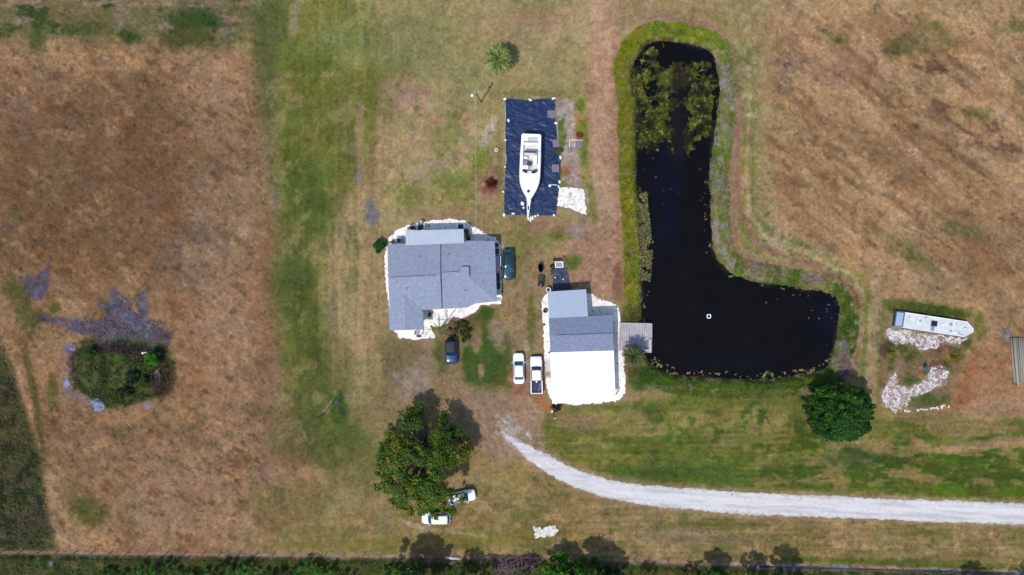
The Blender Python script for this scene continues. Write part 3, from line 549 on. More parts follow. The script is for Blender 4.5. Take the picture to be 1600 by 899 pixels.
def alg_in(X, Y):
    d = sdf(X, Y, POND); n = fbm(X, Y, 16, 401, 5); n2 = fbm(X, Y, 3.5, 405, 3)
    a = sst(290, 190, Y) * 1.0; core = sst(1050, 1068, X) * sst(1078, 1062, X) * sst(120, 170, Y)
    topgap = sst(105, 80, Y) * sst(1020, 1040, X)
    thr = -.28 + .42 * (1 - a) * 2 + .9 * core + 1.2 * topgap + .5 * sst(-9, -4, d)
    lft = sst(1008, 998, X) * sst(400, 330, Y) * sst(60, 100, Y) * .45
    k = (n + .25 * n2 + lft > thr) & (Y < 330)
    spots = (fbm(X, Y, 6, 411, 3) + .2 * n2 > .62 - .12 * sst(-26, -8, d)) & ((Y < 330) | (d > -13) | (np.hypot(X - 1207, Y - 475) < 14) | (np.hypot(X - 1280, Y - 490) < 24))
    lv = (X < 1024) & (Y > 290) & (Y < 440) & (.8 * n + n2 * .7 > -.15 + sst(1000, 1020, X) * .9 - .35 * np.exp(-((Y - 385) / 30) ** 2))
    bt = (Y > 560) & (d > -9) & (fbm(X, Y, 5, 415, 3) > .12)
    return (k | spots | lv | bt) & (d < 6)
def alg_col(X, Y):
    n = fbm(X, Y, 4, 421, 3); q = fbm(X, Y, 18, 425, 3); deep = sst(345, 120, Y)
    f = fbm(X, Y, 9, 427, 4); c = colmix(X, (62, 66, 26), (sst(-.1, .4, q) * .8, (84, 86, 32)), (sst(0, .4, -q) * .8, (30, 36, 26)), (sst(.1, .45, f) * .6, (104, 104, 48)), (sst(.1, .4, -f) * .7, (24, 30, 24)), (sst(.35, .7, n) * .7, (146, 144, 84)), (sst(.15, .5, -n) * .6, (22, 28, 22)), (sst(1040, 1062, X) * sst(1085, 1068, X) * .7, (36, 30, 28)))
    g = (sst(300, 340, Y))[..., None]; c = c * (1 - .75 * g) + np.array((134, 128, 88)) * .75 * g
    return c * (1 + .2 * n[..., None])
al = sheet('algae_mat', (975, 60, 1325, 600), 1.0, alg_in, M_algae, .012, alg_col, base=WZ, hf=lambda X, Y: .02 * (1 + fbm(X, Y, 3, 431, 2)))
tag(al, 'olive algae and weed mats floating thickly on the narrow north end of the pond', 'algae', kind='stuff')
# ---------------------------------------------------------------- materials for built things
def shingle_mat(name, col):
    m = mat(name, col, .9, 0, .14, 2.2, .25, 30, spec=.2); nt = m.node_tree; N = nt.nodes.new; L = nt.links.new
    b = nt.nodes['Principled BSDF']; mx = b.inputs['Base Color'].links[0].from_node
    tc = N('ShaderNodeTexCoord'); br = N('ShaderNodeTexBrick'); L(tc.outputs['Object'], br.inputs['Vector']); br.inputs['Scale'].default_value = 2.0
    br.inputs['Color1'].default_value = (.84, .86, .88, 1); br.inputs['Color2'].default_value = (1.12, 1.1, 1.08, 1); br.inputs['Mortar'].default_value = (.86, .86, .86, 1)
    br.inputs['Mortar Size'].default_value = .02; br.inputs['Brick Width'].default_value = .6; br.inputs['Row Height'].default_value = .3
    m2 = N('ShaderNodeMix'); m2.data_type = 'RGBA'; m2.blend_type = 'MULTIPLY'; m2.inputs[0].default_value = 1
    L(mx.outputs[2], m2.inputs[6]); L(br.outputs[0], m2.inputs[7]); L(m2.outputs[2], b.inputs['Base Color']); return m
M_sh = shingle_mat('asphalt_shingles', alb((156, 167, 199))); M_sh2 = shingle_mat('garage_shingles', alb((140, 151, 187)))
M_trim = mat('dark_trim', (.05, .055, .07), .6); M_wall = mat('house_siding', alb((205, 205, 210)), .7, 0, .06, 1, stretch=(1, 1, 8))
M_metal = mat('ribbed_metal', alb((206, 218, 242)), .45, 0.0, .05, .7, .05, 3); M_white_roof = mat('white_roof_metal', (.84, .84, .84), .5, 0, .01, .6)
M_white = mat('white_paint', (.8, .8, .8), .4, 0, .04); M_glass = mat('window_glass', (.012, .02, .03), .06, 0, .1)
M_wood = mat('weathered_wood', alb((196, 190, 208)), .85, 0, .38, 2.4, .3, 12, stretch=(2.2, .25, 1)); M_bark = mat('bark', (.10, .075, .055), .95, 0, .3, 4, .6, 8)
M_black = mat('black_plastic', (.010, .014, .022), .5, 0, .3, 4); M_dark = mat('dark_gear', (.018, .022, .035), .5, 0, .3, 6); M_grey = mat('galvanised', (.32, .34, .38), .45, .4, .15)
M_stone = mat('white_blocks', (.74, .73, .72), .9, 0, .15, 3); M_tyre = mat('tyre', (.015, .015, .016), .85); M_rim = mat('rim', (.45, .46, .48), .3, .8)
def lift(pts, zs): return [P(x, y, z) for (x, y), z in zip(pts, zs)]
# ---------------------------------------------------------------- the house
def window(parent, c, w, h, rz):
    fr = MB().box(c, (w + .14, .08, h + .14), rz).build('window', M_white, parent)
    gl = MB().box((c[0] + .045 * math.sin(rz), c[1] - .045 * math.cos(rz), c[2]), (w, .03, h), rz).build('pane', M_glass, fr); return fr
hs = empty('house', P(688, 440), 0, 'long house with blue-grey shingle roof, hipped at its east end, ringed by white gravel', 'house'); hs.location = (0, 0, 0)
ze, zr = 3.05, 4.25
wl = MB(); wl.prism([P(x, y)[:2] for x, y in ((611, 388), (767, 384), (770, 465), (742, 469), (738, 474), (692, 477), (691, 478), (658, 482), (657, 509), (614, 510))], 0, 2.6)
wl.build('wall', M_wall, hs)
b = MB(); b.slab(lift([(605.2, 382), (688, 378.5), (688, 431), (606.6, 434.8)], [ze, ze, zr, zr]), .14)
b.slab(lift([(606.6, 434.8), (688, 431), (690.3, 483), (609, 487.5)], [zr, zr, ze, ze]), .14)
r = b.build('roof', M_sh, hs)
MB().tube([P(612, 434.6, zr + .02), P(680, 431.3, zr + .04)], .17, 6).build('ridge_vent', M_sh, r)
zr2 = 3.85; ze2 = 2.75
b = MB(); b.slab(lift([(687.2, 377.6), (725, 376.4), (773, 376.8), (722, 425), (687.2, 427.3)], [ze2, ze2, ze2, zr2, zr2]), .13)
b.slab(lift([(773, 376.8), (776.6, 471), (722, 425)], [ze2, ze2, zr2]), .13)
b.slab(lift([(687.2, 427.3), (722, 425), (776.6, 471), (742, 474.6), (730.5, 480.8), (689.5, 483)], [zr2, zr2, ze2, ze2 + .03, ze2, ze2]), .13)
r2 = b.build('roof', M_sh, hs); r2['label'] = 'east roof with hipped end and square raised box'
MB().tube([P(690, 427.2, zr2 + .02), P(716, 425.3, zr2 + .04)], .16, 6).build('ridge_vent', M_sh, r2)
hp = MB(); 
for q in ((773, 376.8), (776.6, 471)): hp.tube([P(722, 425, zr2 + .01), P(q[0], q[1], ze2 + .02)], .04, 6)
hp.build('hip_cap', mat('hip_shingles', alb((168, 180, 216)), .9), r2)
cb = P(727, 424.5, 4.0); MB().box((cb.x, cb.y, 3.75), (1.15, 1.45, .75), R(1.2), .03).build('roof_box', M_sh, r2)
zw = 3.65; b = MB()
b.slab(lift([(607, 480), (609, 516.4), (632.8, 516), (632, 452)], [ze, ze - .02, zw, zw]), .13)
b.slab(lift([(632, 452), (632.8, 516), (662.3, 515), (661, 488)], [zw, zw, ze, ze]), .13)
r3 = b.build('roof', M_sh, hs); MB().tube([P(632, 462, zw + .01), P(632.8, 516, zw + .01)], .05, 6).build('hip_cap', MATS['hip_shingles'], r3)
b = MB(); b.slab(lift([(633.6, 360.6), (724.2, 358.2), (725.2, 380), (634.2, 383.6)], [2.85, 2.85, 3.28, 3.28]), .07)
for i in range(1, 23):
    t = i / 23; a = (633.6 + 90.6 * t, 360.6 - 2.4 * t); c = (634.2 + 91 * t, 383.6 - 3.6 * t)
    b.tube([P(a[0], a[1], 2.87), P(c[0], c[1], 3.30)], .018, 4)
pr = b.build('porch_roof', M_metal, hs)
for x in (636, 664, 694, 722): q = P(x, 362); MB().box((q.x, q.y, 1.4), (.14, .14, 2.8)).build('post', M_white, hs)
for x in (625, 650, 700, 750): q = P(x, 383.6 + (x > 740) * -1); window(hs, (q.x, q.y + .2, 1.5), 1.2, 1.1, R(180))
for x in (622, 648): q = P(x, 514.4); window(hs, (q.x, q.y - .02, 1.5), 1.1, 1.1, 0)
q = P(720, 480.4); window(hs, (q.x, q.y - .02, 1.5), 1.4, 1.1, 0)
for y in (395, 440, 460): q = P(773, y); window(hs, (q.x + .03, q.y, 1.5), 1.0, 1.1, R(90))
q = P(773.4, 408); d = MB().box((q.x, q.y, 1.1), (.08, .95, 2.1)).build('door', M_white, hs); MB().cyl((q.x + .05, q.y + .35, 1.0), .03, .1, 8).build('handle', M_grey, d)
q = P(676, 383.6); d = MB().box((q.x, q.y + .2, 1.1), (1.0, .08, 2.1)).build('door', M_white, hs); MB().cyl((q.x + .35, q.y + .26, 1.0), .03, .1, 8).build('handle', M_grey, d)
for x, y, z_ in ((637, 450.5, 3.85), (727, 454, 3.3), (700, 398, 3.2), (656, 401, 3.5), (755, 440, 3.0)):
    q = P(x, y, z_); MB().cyl((q.x, q.y, z_ - .15), .07, .5, 8).build('vent_pipe', M_dark, hs)
# front step under the south wing
q = P(652, 519); b = MB(); b.box((q.x, q.y, .12), (1.2, .9, .24), R(1), .02); t = empty('front_step', (0, 0, 0), 0, 'grey front step between two white rails below the south wing of the house', 'step')
b.build('step', M_conc, t)
for x in (646.5, 657.8): p_ = P(x, 518.3, .9); MB().tube([(p_.x, p_.y - .5, .02), (p_.x, p_.y - .5, .9), (p_.x, p_.y + .4, .9), (p_.x, p_.y + .4, .02)], .09, 6).build('rail', M_white, t)
q = P(654.5, 525.2); tag(MB().box((q.x, q.y, .07), (.75, .35, .05), R(1), .01).build('door_mat', mat('mat_maroon', (.05, .02, .035), .95)), 'dark maroon mat lying on white gravel before the front step', 'mat')
# north patio furniture
def rail_panel(px, py, w, h, label):
    t = empty('patio_bench', P(px, py), R(1.5), label, 'bench')
    MB().box((0, 0, .45), (w, h, .1), 0, .03).build('seat', mat('navy_cloth', (.012, .035, .09), .7, 0, .3, 5), t)
    for s in (-1, 1): MB().box((s * (w / 2 + .09), 0, .42), (.13, h + .1, .74), 0, .02).build('side_rail', M_white, t)
    return t
rail_panel(658.3, 356, .9, .85, 'navy blue bench between white sides, west of the two by the porch roof')
rail_panel(720.3, 354.3, .85, .62, 'navy blue bench between white sides, at the east end of the porch roof')
q = P(659.5, 347); t = MB().lathe((q.x, q.y, .12), [(.28, 0), (.36, .15), (.34, .4), (.16, .75), (.14, .85)], 16, .9, 1).build('garden_urn', mat('pale_terracotta', alb((222, 206, 216)), .8), smooth=True)
tag(t, 'pale pinkish-white urn on the gravel beyond the western blue bench', 'urn')
def heap(name, px, py, rx, ry, h, m, n=40, seed=1, size=.25):
    rr = random.Random(seed); b = MB(); q = PG(px, py)
    for i in range(n):
        a = rr.uniform(0, 6.28); k = math.sqrt(rr.random()); x = q.x + rx * k * math.cos(a); y = q.y + ry * k * math.sin(a); z = q.z + h * (1 - k) * rr.random() + size * .3
        b.box((x, y, z), (size * rr.uniform(.5, 1.3), size * rr.uniform(.5, 1.3), size * rr.uniform(.4, .9)), M=Matrix.Rotation(rr.uniform(0, 6), 4, 'Z') @ Matrix.Rotation(rr.uniform(-.4, .4), 4, 'X'), bev=.02)
    return b.build(name, m)
def grill(px, py, label, rz=0, s=1.0, m=None):
    t = empty('gas_grill', PG(px, py), rz, label, 'grill'); m = m or M_black
    MB().lathe((0, 0, .75), [(.05, 0), (.34, .08), (.38, .25), (.34, .4), (.15, .5)], 16, 1.35 * s, .85 * s).build('lid', m, t, True)
    for e in (-1, 1): MB().box((e * .62 * s, 0, .82), (.36, .45, .04)).build('side_shelf', M_grey, t)
    for a, c in ((-.4, -.22), (.4, -.22), (-.4, .22), (.4, .22)): MB().box((a, c, .37), (.05, .05, .74)).build('leg', m, t)
    return t
grill(645.5, 357.4, 'black covered grill on white gravel beside the western blue bench')
def ac_unit(px, py, label, s=.8):
    t = empty('condenser', PG(px, py), R(2), label, 'air conditioner')
    MB().box((0, 0, .45), (s, s, .8), 0, .04).build('case', M_grey, t); MB().lathe((0, 0, .85), [(s * .38, 0), (s * .38, .03), (s * .1, .05)], 20).build('fan_grille', M_dark, t); return t
ac_unit(624.5, 376, 'grey condenser unit with round grille at the house north-west corner'); 
def pot_plant(px, py, r, label, col=(.05, .09, .03), seed=3):
    t = empty('potted_plant', PG(px, py), 0, label, 'potted plant'); MB().lathe((0, 0, 0), [(.16, 0), (.22, .32), (.2, .33)], 14).build('pot', M_dark, t)
    foliage('leaves', [(0, 0, .55, r)], 160, .14, [col, tuple(c * 1.6 for c in col)], seed, t, .5); return t
def foliage(name, clumps, n, size, cols, seed, parent=None, flat=.6, local=True, hue=.25, shell=.55, m=None, fuzz=.14):
    """leaf-sized quads spread through balls (x, y, z, r)"""
    rs = np.random.RandomState(seed); cl = np.array(clumps, float); w = cl[:, 3] ** 2; pick = rs.choice(len(cl), n, p=w / w.sum())
    d = rs.normal(size=(n, 3)); d /= np.linalg.norm(d, axis=1)[:, None]; rad = cl[pick, 3] * (shell + (1 - shell) * rs.rand(n)) * (1 + fuzz * rs.normal(size=n))
    c = cl[pick, :3] + d * rad[:, None] * np.array((1, 1, flat))
    nm = d * .7 + rs.normal(size=(n, 3)) * .55 + np.array((0, 0, .6)); nm /= np.linalg.norm(nm, axis=1)[:, None]
    u = np.cross(nm, rs.normal(size=(n, 3))); u /= np.linalg.norm(u, axis=1)[:, None]; v = np.cross(nm, u)
    s = size * (.55 + .9 * rs.rand(n))[:, None]; a = u * s * .62; b_ = v * s * .42
    V = np.stack([c - a, c - b_, c + a, c + b_], 1).reshape(-1, 3); F = np.arange(4 * n).reshape(n, 4)
    cc = np.array(cols, float); ck = rs.randint(0, len(cc), len(cl)); base = cc[ck[pick]] * (1 - hue) + cc[rs.randint(0, len(cc), n)] * hue
    base = base * (.75 + .5 * rs.rand(n))[:, None]
    return np_mesh(name, V, F, m or mat('leaves', (1, 1, 1), .55, 0, .1, 1, spec=.3, vcol=True, trans=.25), np.repeat(base, 4, 0), parent)
pot_plant(729, 361.5, .45, 'dark leafy potted plant at the porch roof east end, northern one', seed=4)
pot_plant(731, 369, .5, 'grey-green potted plant at the porch roof east end, middle one', (.07, .10, .07), 5)
pot_plant(732.5, 374, .3, 'small dark potted plant tight against the house eave', (.03, .05, .03), 6)
pot_plant(614, 379.5, .4, 'green potted plant by the house north-west corner', seed=8)
def bin_(px, py, s, h, label, m=None, cat='bin'):
    t = empty('storage_bin', PG(px, py), R(2), label, cat); MB().box((0, 0, h / 2), (s[0], s[1], h), 0, .04).build('body', m or M_black, t)
    MB().box((0, 0, h + .03), (s[0] + .06, s[1] + .06, .07), 0, .03).build('lid', m or M_black, t); return t
bin_(776.5, 383.2, (.5, .5), .9, 'black bin at the north end of the house east wall')
bin_(776.6, 393.2, (.5, .7), .8, 'wider black bin on the house east wall, north of the white railed steps')
bin_(778.5, 447, (.6, 1.0), .7, 'black deck box against the southern end of the house east wall'); bin_(778, 434, (.6, 1.3), .95, 'long black storage chest against the house east wall below the steps')
bin_(779.6, 462, (.75, .45), .5, 'white box at the south-east corner of the house', M_white, 'box'); bin_(778.5, 468.5, (.5, .4), .35, 'small grey box at the south-east corner of the house', M_grey, 'box')
t = empty('side_steps', (0, 0, 0), 0, 'pale blue side steps with a white handrail on the east wall of the house', 'steps')
q = P(777, 408); b = MB(); b.box((q.x, q.y, .3), (.65, 1.6, .6), 0, .02); b.box((q.x + .42, q.y, .15), (.3, 1.6, .3), 0, .02); b.build('steps', mat('pale_blue_paint', alb((170, 186, 232)), .6), t)
q = P(782.3, 408, .9); MB().tube([(q.x, q.y - .75, .02), (q.x, q.y - .75, .9), (q.x, q.y + .75, .9), (q.x, q.y + .75, .02)], .045, 6).build('handrail', M_white, t)
# ---------------------------------------------------------------- the garage
gs = empty('garage', (0, 0, 0), 0, 'garage with blue-grey gable roof between a pale metal roof and a bright white flat roof', 'garage')
MB().prism([P(x, y)[:2] for x, y in ((862, 502), (955, 497), (956, 545), (864, 547))], 0, 2.85).build('wall', M_wall, gs)
b = MB(); b.slab(lift([(857.6, 497.5), (957.4, 492.8), (958, 521.5), (858.8, 525)], [3.1, 3.1, 3.95, 3.95]), .13)
b.slab(lift([(858.8, 525), (958, 521.5), (958.8, 548.2), (860.2, 551)], [3.95, 3.95, 3.2, 3.2]), .13); r = b.build('roof', M_sh2, gs)
MB().tube([P(869, 524.8, 3.98), P(957, 521.6, 3.98)], .12, 6).build('ridge_vent', M_sh2, r)
b = MB(); cs = [(856, 456), (915.8, 452.4), (918.8, 497), (857.6, 500)]; b.slab(lift(cs, [2.75, 2.75, 3.1, 3.1]), .07)
for i in range(1, 16):
    t_ = i / 16; a = (cs[0][0] + (cs[1][0] - cs[0][0]) * t_, cs[0][1] + (cs[1][1] - cs[0][1]) * t_); c = (cs[3][0] + (cs[2][0] - cs[3][0]) * t_, cs[3][1] + (cs[2][1] - cs[3][1]) * t_)
    b.tube([P(a[0], a[1], 2.77), P(c[0], c[1], 3.12)], .018, 4)
b.build('porch_roof', mat('pale_blue_metal', alb((180, 196, 228)), .5, 0, .05, .8), gs)
b = MB(); b.slab(lift([(859.6, 551.2), (959, 547.8), (961.8, 626.4), (863.2, 631)], [3.15, 3.15, 2.95, 2.95]), .16)
for i in range(1, 20):
    t_ = i / 20; b.tube([P(859.6 + 99.4 * t_, 551.2 - 3.4 * t_, 3.17), P(863.2 + 98.6 * t_, 631 - 4.6 * t_, 2.97)], .012, 4)
b.build('carport_roof', M_white_roof, gs)
for x, y in ((867, 627), (898, 626), (929, 624.5), (957, 623), (860, 458), (912, 456)):
    q = P(x, y); hh_ = 2.84 if y > 500 else 2.7; MB().box((q.x, q.y, hh_ / 2), (.16, .16, hh_)).build('post', M_white, gs)
q = P(905, 546.6); d = MB().box((q.x, q.y - .05, 1.15), (2.6, .08, 2.2), R(1)).build('door', M_white, gs); MB().box((q.x, q.y - .11, .6), (.2, .05, .05)).build('handle', M_grey, d)
q = P(955.8, 520); window(gs, (q.x + .03, q.y, 1.5), 1, 1, R(90)); q = P(863, 522); window(gs, (q.x - .03, q.y, 1.5), 1, 1, R(-90))
# ---------------------------------------------------------------- dock
dk = empty('dock', (0, 0, 0), 0, 'weathered grey plank dock with a corner bench at the pond west bank', 'dock')
c4 = [(968.2, 504.6), (1018.6, 506), (1017.9, 551), (966, 548.5)]; zt = .38
def bil(u, v): 
    a = Vector((*c4[0],)).lerp(Vector(c4[1]), u); b_ = Vector(c4[3]).lerp(Vector(c4[2]), u); c_ = a.lerp(b_, v); return c_.x, c_.y
b = MB(); n = 18
for i in range(n):
    u0, u1 = i / n + .004, (i + 1) / n - .004; b.slab([P(*bil(u0, 0), zt), P(*bil(u1, 0), zt), P(*bil(u1, 1), zt), P(*bil(u0, 1), zt)], .04)
b.build('planks', M_wood, dk)
b = MB()
for v in (.06, .35, .65, .94): b.slab([P(*bil(0, v - .012), zt - .05), P(*bil(1, v - .012), zt - .05), P(*bil(1, v + .012), zt - .05), P(*bil(0, v + .012), zt - .05)], .2)
b.build('joists', M_wood, dk)
for u in (.03, .5, .97):
    for v in (.04, .96): q = P(*bil(u, v)); MB().cyl((q.x, q.y, -2.2), .09, 2.5, 10).build('pile', M_wood, dk)
M_plank2 = mat('pale_plank', alb((206, 204, 224)), .8, 0, .15, 4, stretch=(1, 1, 1))
b = MB(); q0 = P(*bil(.965, .5), zt); b.slab([P(*bil(.92, .55), zt + .42), P(*bil(.985, .55), zt + .42), P(*bil(.985, .97), zt + .42), P(*bil(.92, .97), zt + .42)], .05); b.build('bench_seat', M_plank2, dk)
b = MB(); b.slab([P(*bil(.46, .9), zt + .42), P(*bil(.915, .9), zt + .42), P(*bil(.915, .975), zt + .42), P(*bil(.46, .975), zt + .42)], .05); b.build('bench_seat', M_plank2, dk)
for u, v in ((.95, .58), (.95, .75), (.95, .94), (.5, .94), (.7, .94)): q = P(*bil(u, v)); MB().box((q.x, q.y, zt + .19), (.1, .1, .36)).build('bench_leg', M_wood, dk)
b = MB()
for a, c in (((0, 0), (1, 0)), ((1, 0), (1, 1)), ((1, 1), (.45, 1))): b.tube([P(*bil(*a), zt + .03), P(*bil(*c), zt + .03)], .06, 4)
b.build('edge_board', M_plank2, dk)
# ---------------------------------------------------------------- floating frame
q = P(1107.5, 494.4, WZ); b = MB(); N_ = 28
pts = [(q.x + .27 * (abs(math.cos(a)) ** .4) * math.copysign(1, math.cos(a)), q.y + .27 * (abs(math.sin(a)) ** .4) * math.copysign(1, math.sin(a)), WZ + .06) for a in [2 * math.pi * i / N_ for i in range(N_ + 1)]]
b.tube(pts, .075, 8, False); tag(b.build('floating_feeder_ring', M_white, smooth=True), 'small white square ring floating alone on the black pond', 'float')
# ---------------------------------------------------------------- vehicles
def loft(rings, closed=True):
    n = len(rings[0]); b = MB(); vs = [v for r_ in rings for v in r_]; fs = []
    for i in range(len(rings) - 1):
        for k in range(n - 1): fs.append((i * n + k, i * n + k + 1, i * n + n + k + 1, i * n + n + k))
    fs.append(tuple(range(n))[::-1]); fs.append(tuple(range((len(rings) - 1) * n, len(rings) * n))); b.add(vs, fs); return b
def car(name, loc, rz, L, W, H, label, cat, paint, ws=(.30, .44), roof_end=.82, rear_end=.92, hood_h=.85, belt=.93, trunk_h=.95, roofm=None, bed=None, group=None, round_=.35, glass=None):
    """length along local y, nose at +y; ws, roof_end, rear_end are fractions from the nose"""
    t = empty(name, loc, rz, label, cat, group); g = glass or M_glass
    rings = []; ST = [0, .008, .03, .07, .14, .22, ws[0] - .02, ws[0] + .02, .42, .52, .62, .72, .8, .87, .93, .97, .992, 1]
    for s in ST:
        y = L / 2 - s * L; e = min(s, 1 - s); f = max(0, 1 - e / .11); wf = 1 - round_ * f ** 2.4 * (.55 if bed else 1); w = W / 2 * wf
        if s < ws[0]: zt_ = hood_h * (.80 + .20 * min(1, s / .12) ** .6) + (belt - hood_h) * (s / ws[0]) ** 2
        elif s < rear_end: zt_ = belt
        else: zt_ = trunk_h * (1 - .13 * ((s - rear_end) / (1 - rear_end + 1e-6)) ** 2)
        zb = .24 + .14 * f
        half = [(0, zb), (.82 * w, zb), (.97 * w, zb + .12), (w, zb + .3), (w * .985, zt_ - .16), (w * .93, zt_ - .05), (w * .8, zt_ - .005), (w * .4, zt_ + .025), (0, zt_ + .03)]
        rings.append([(x, y, z) for x, z in half] + [(-x, y, z) for x, z in half[::-1][1:]])
    if bed:
        k = [i for i, s in enumerate(ST) if s <= bed]; rings = rings[:len(k)]
    loft(rings).build('body', paint, t, True)
    wb = W / 2 * .93; wt = W / 2 * .74
    yf0, yf1 = L / 2 - ws[0] * L, L / 2 - ws[1] * L; yr1, yr0 = L / 2 - roof_end * L, L / 2 - rear_end * L
    zb = belt - .03
    def cab(u, y0, y1, z, w, bulge=.0): pass
    NS = 9; lower = []; upper = []; mid = []
    def outline(y_f, y_r, w, z, rf):
        o = []
        for sx in (1,):
            o += [(0, y_f + rf, z), (w * .55, y_f + rf * .7, z), (w * .9, y_f, z), (w, y_f - .12, z), (w * 1.01, (y_f + y_r) / 2, z), (w, y_r + .12, z), (w * .9, y_r, z), (w * .55, y_r - rf * .5, z), (0, y_r - rf * .6, z)]
        return o + [(-a, b_, c_) for a, b_, c_ in o[::-1][1:-1]]
    A0 = outline(yf0, yr0, wb, zb, .12); A1 = outline(yf1, yr1, wt, H - .06, .08); A2 = outline(yf1 - .1, yr1 + .1, wt * .93, H - .005, .05)
    A3 = [(x * .5, (y - (yf1 + yr1) / 2) * .5 + (yf1 + yr1) / 2, H + .015) for x, y, z in A2]
    n = len(A0); b = MB(); b.add(A0 + A1 + A2 + A3, [(i + k * n, (i + 1) % n + k * n, (i + 1) % n + (k + 1) * n, i + (k + 1) * n) for k in range(3) for i in range(n)] + [tuple(range(3 * n, 4 * n))])
    cb_ = b.build('cabin', roofm or paint, t, True)
    def pane(nm, a, c, dlo=.06, dhi=.93, out=.012, ins=.04):
        """glass between outline indices a..c"""
        idx = [i % n for i in range(a, c + 1)]; lo = []; hi = []
        for i in idx:
            p0, p1 = Vector(A0[i]), Vector(A1[i]); cen = Vector((0, (yf0 + yr0) / 2, 0)); o_ = (p0 - cen); o_.z = 0; o_.normalize(); o_ = o_ * out + Vector((0, 0, out))
            lo.append(p0.lerp(p1, dlo) + o_); hi.append(p0.lerp(p1, dhi) + o_)
        m_ = len(idx); fs = [(i, i + 1, m_ + i + 1, m_ + i) for i in range(m_ - 1)]; bb = MB().add(lo + hi, fs); ob = bb.build(nm, g, t, True); return ob
    pane('windshield', -2, 2); pane('rear_window', 6, 10, .12, .88)
    pane('side_window', 3, 5, .15, .85); pane('side_window', 11, 13, .15, .85)
    for sx in (-1, 1):
        for wy in (L / 2 - .17 * L, -L / 2 + .19 * L):
            w_ = MB(); w_.tube([(sx * (W / 2 - .2), wy, .33), (sx * (W / 2 - .005), wy, .33)], .33, 20); wo = w_.build('wheel', M_tyre, t)
            MB().tube([(sx * (W / 2 - .02), wy, .33), (sx * (W / 2 + .005), wy, .33)], .2, 14).build('rim', M_rim, wo)
        MB().box((sx * (W / 2 + .09), yf0 - .12, belt + .03), (.2, .11, .14), 0, .03).build('mirror', paint if not bed else M_dark, t, True)
        MB().box((sx * (W / 2 * .66), L / 2 - .13, hood_h * .76), (W * .17, .14, .13), sx * -.25, .03).build('headlight', mat('lamp_clear', (.6, .62, .65), .1), t, True)
        MB().box((sx * (W / 2 * .78), -L / 2 + .07, .78), (W * .13, .12, .16), sx * .2, .03).build('taillight', mat('lamp_red', (.25, .01, .01), .2), t, True)
    return t
M_wpaint = mat('car_white', (.78, .78, .80), .3, 0, .02, coat=.6); M_teal = mat('car_teal', (.003, .028, .045), .22, .3, .1, coat=.8); M_navy = mat('car_blue', (.010, .035, .11), .2, .3, .1, coat=.8); M_soft = mat('soft_top', (.008, .012, .022), .7)
M_tglass = mat('tinted_glass', (.004, .02, .09), .12, 0, .1); M_bglass = mat('teal_glass', (.01, .07, .13), .12)
def at(px, py, z=.6): v = P(px, py, z); v.z = 0; return v
car('parked_car', at(794.6, 413.6), R(181), 4.75, 1.78, 1.48, 'dark teal car parked nose south along the east side of the house', 'car', M_teal, (.25, .40), .88, .985, .88, .95, .95, glass=M_bglass, round_=.3)
car('parked_car', at(705.2, 549.6), R(183), 3.75, 1.85, 1.75, 'short dark blue off-roader with black soft top on the grass south of the house', 'car', M_navy, (.36, .52), .93, .99, 1.05, 1.1, 1.1, M_soft, glass=M_tglass, round_=.18)
car('parked_car', at(810.6, 575.8), R(1), 4.75, 1.75, 1.42, 'white sedan parked nose north beside the white pickup', 'car', M_wpaint, (.27, .42), .74, .87, .86, .93, .98, glass=M_bglass)
pk = car('pickup_truck', at(838, 586), R(1), 5.75, 1.88, 1.8, 'white pickup truck with an open dark bed beside the white gravel of the garage', 'pickup', M_wpaint, (.27, .37), .615, .645, 1.02, 1.1, 1.1, bed=.66, round_=.22, glass=M_tglass)
yb0, yb1 = 5.75 / 2 - .66 * 5.75 + .1, -5.75 / 2; yc = (yb0 + yb1) / 2; lb = yb0 - yb1; bd = MB()
for s in (-1, 1): bd.box((s * .85, yc, .75), (.17, lb, .85), 0, .05)
bd.box((0, yb1 + .06, .75), (1.72, .12, .8), 0, .04); bd.box((0, yc, .5), (1.7, lb, .3)); bd.build('bed', M_wpaint, pk)
MB().box((0, yc + .04, .69), (1.52, lb - .3, .06)).build('bed_liner', mat('liner_navy', (.006, .012, .045), .6), pk)
MB().box((0, yb0 - .16, 1.13), (.22, .3, .12), 0, .03).build('bed_hook', M_white, pk)
MB().tube([(.62, yc + .6, .78), (.3, yc - .7, .78)], .035, 6).build('bed_bar', M_grey, pk)
car('parked_car', at(681.5, 809.6), R(90), 4.4, 1.7, 1.68, 'white station wagon nose west, half under the south edge of the big oak', 'car', M_wpaint, (.24, .38), .90, .97, .95, 1.0, 1.0, glass=M_bglass, round_=.3)
car('parked_car', at(721.5, 776.5), R(-78), 4.3, 1.75, 1.5, 'white car parked nose east, half hidden by leaves at the oak south-east edge', 'car', M_wpaint, (.28, .40), .80, .92, .9, .97, .97, glass=M_tglass, round_=.4)
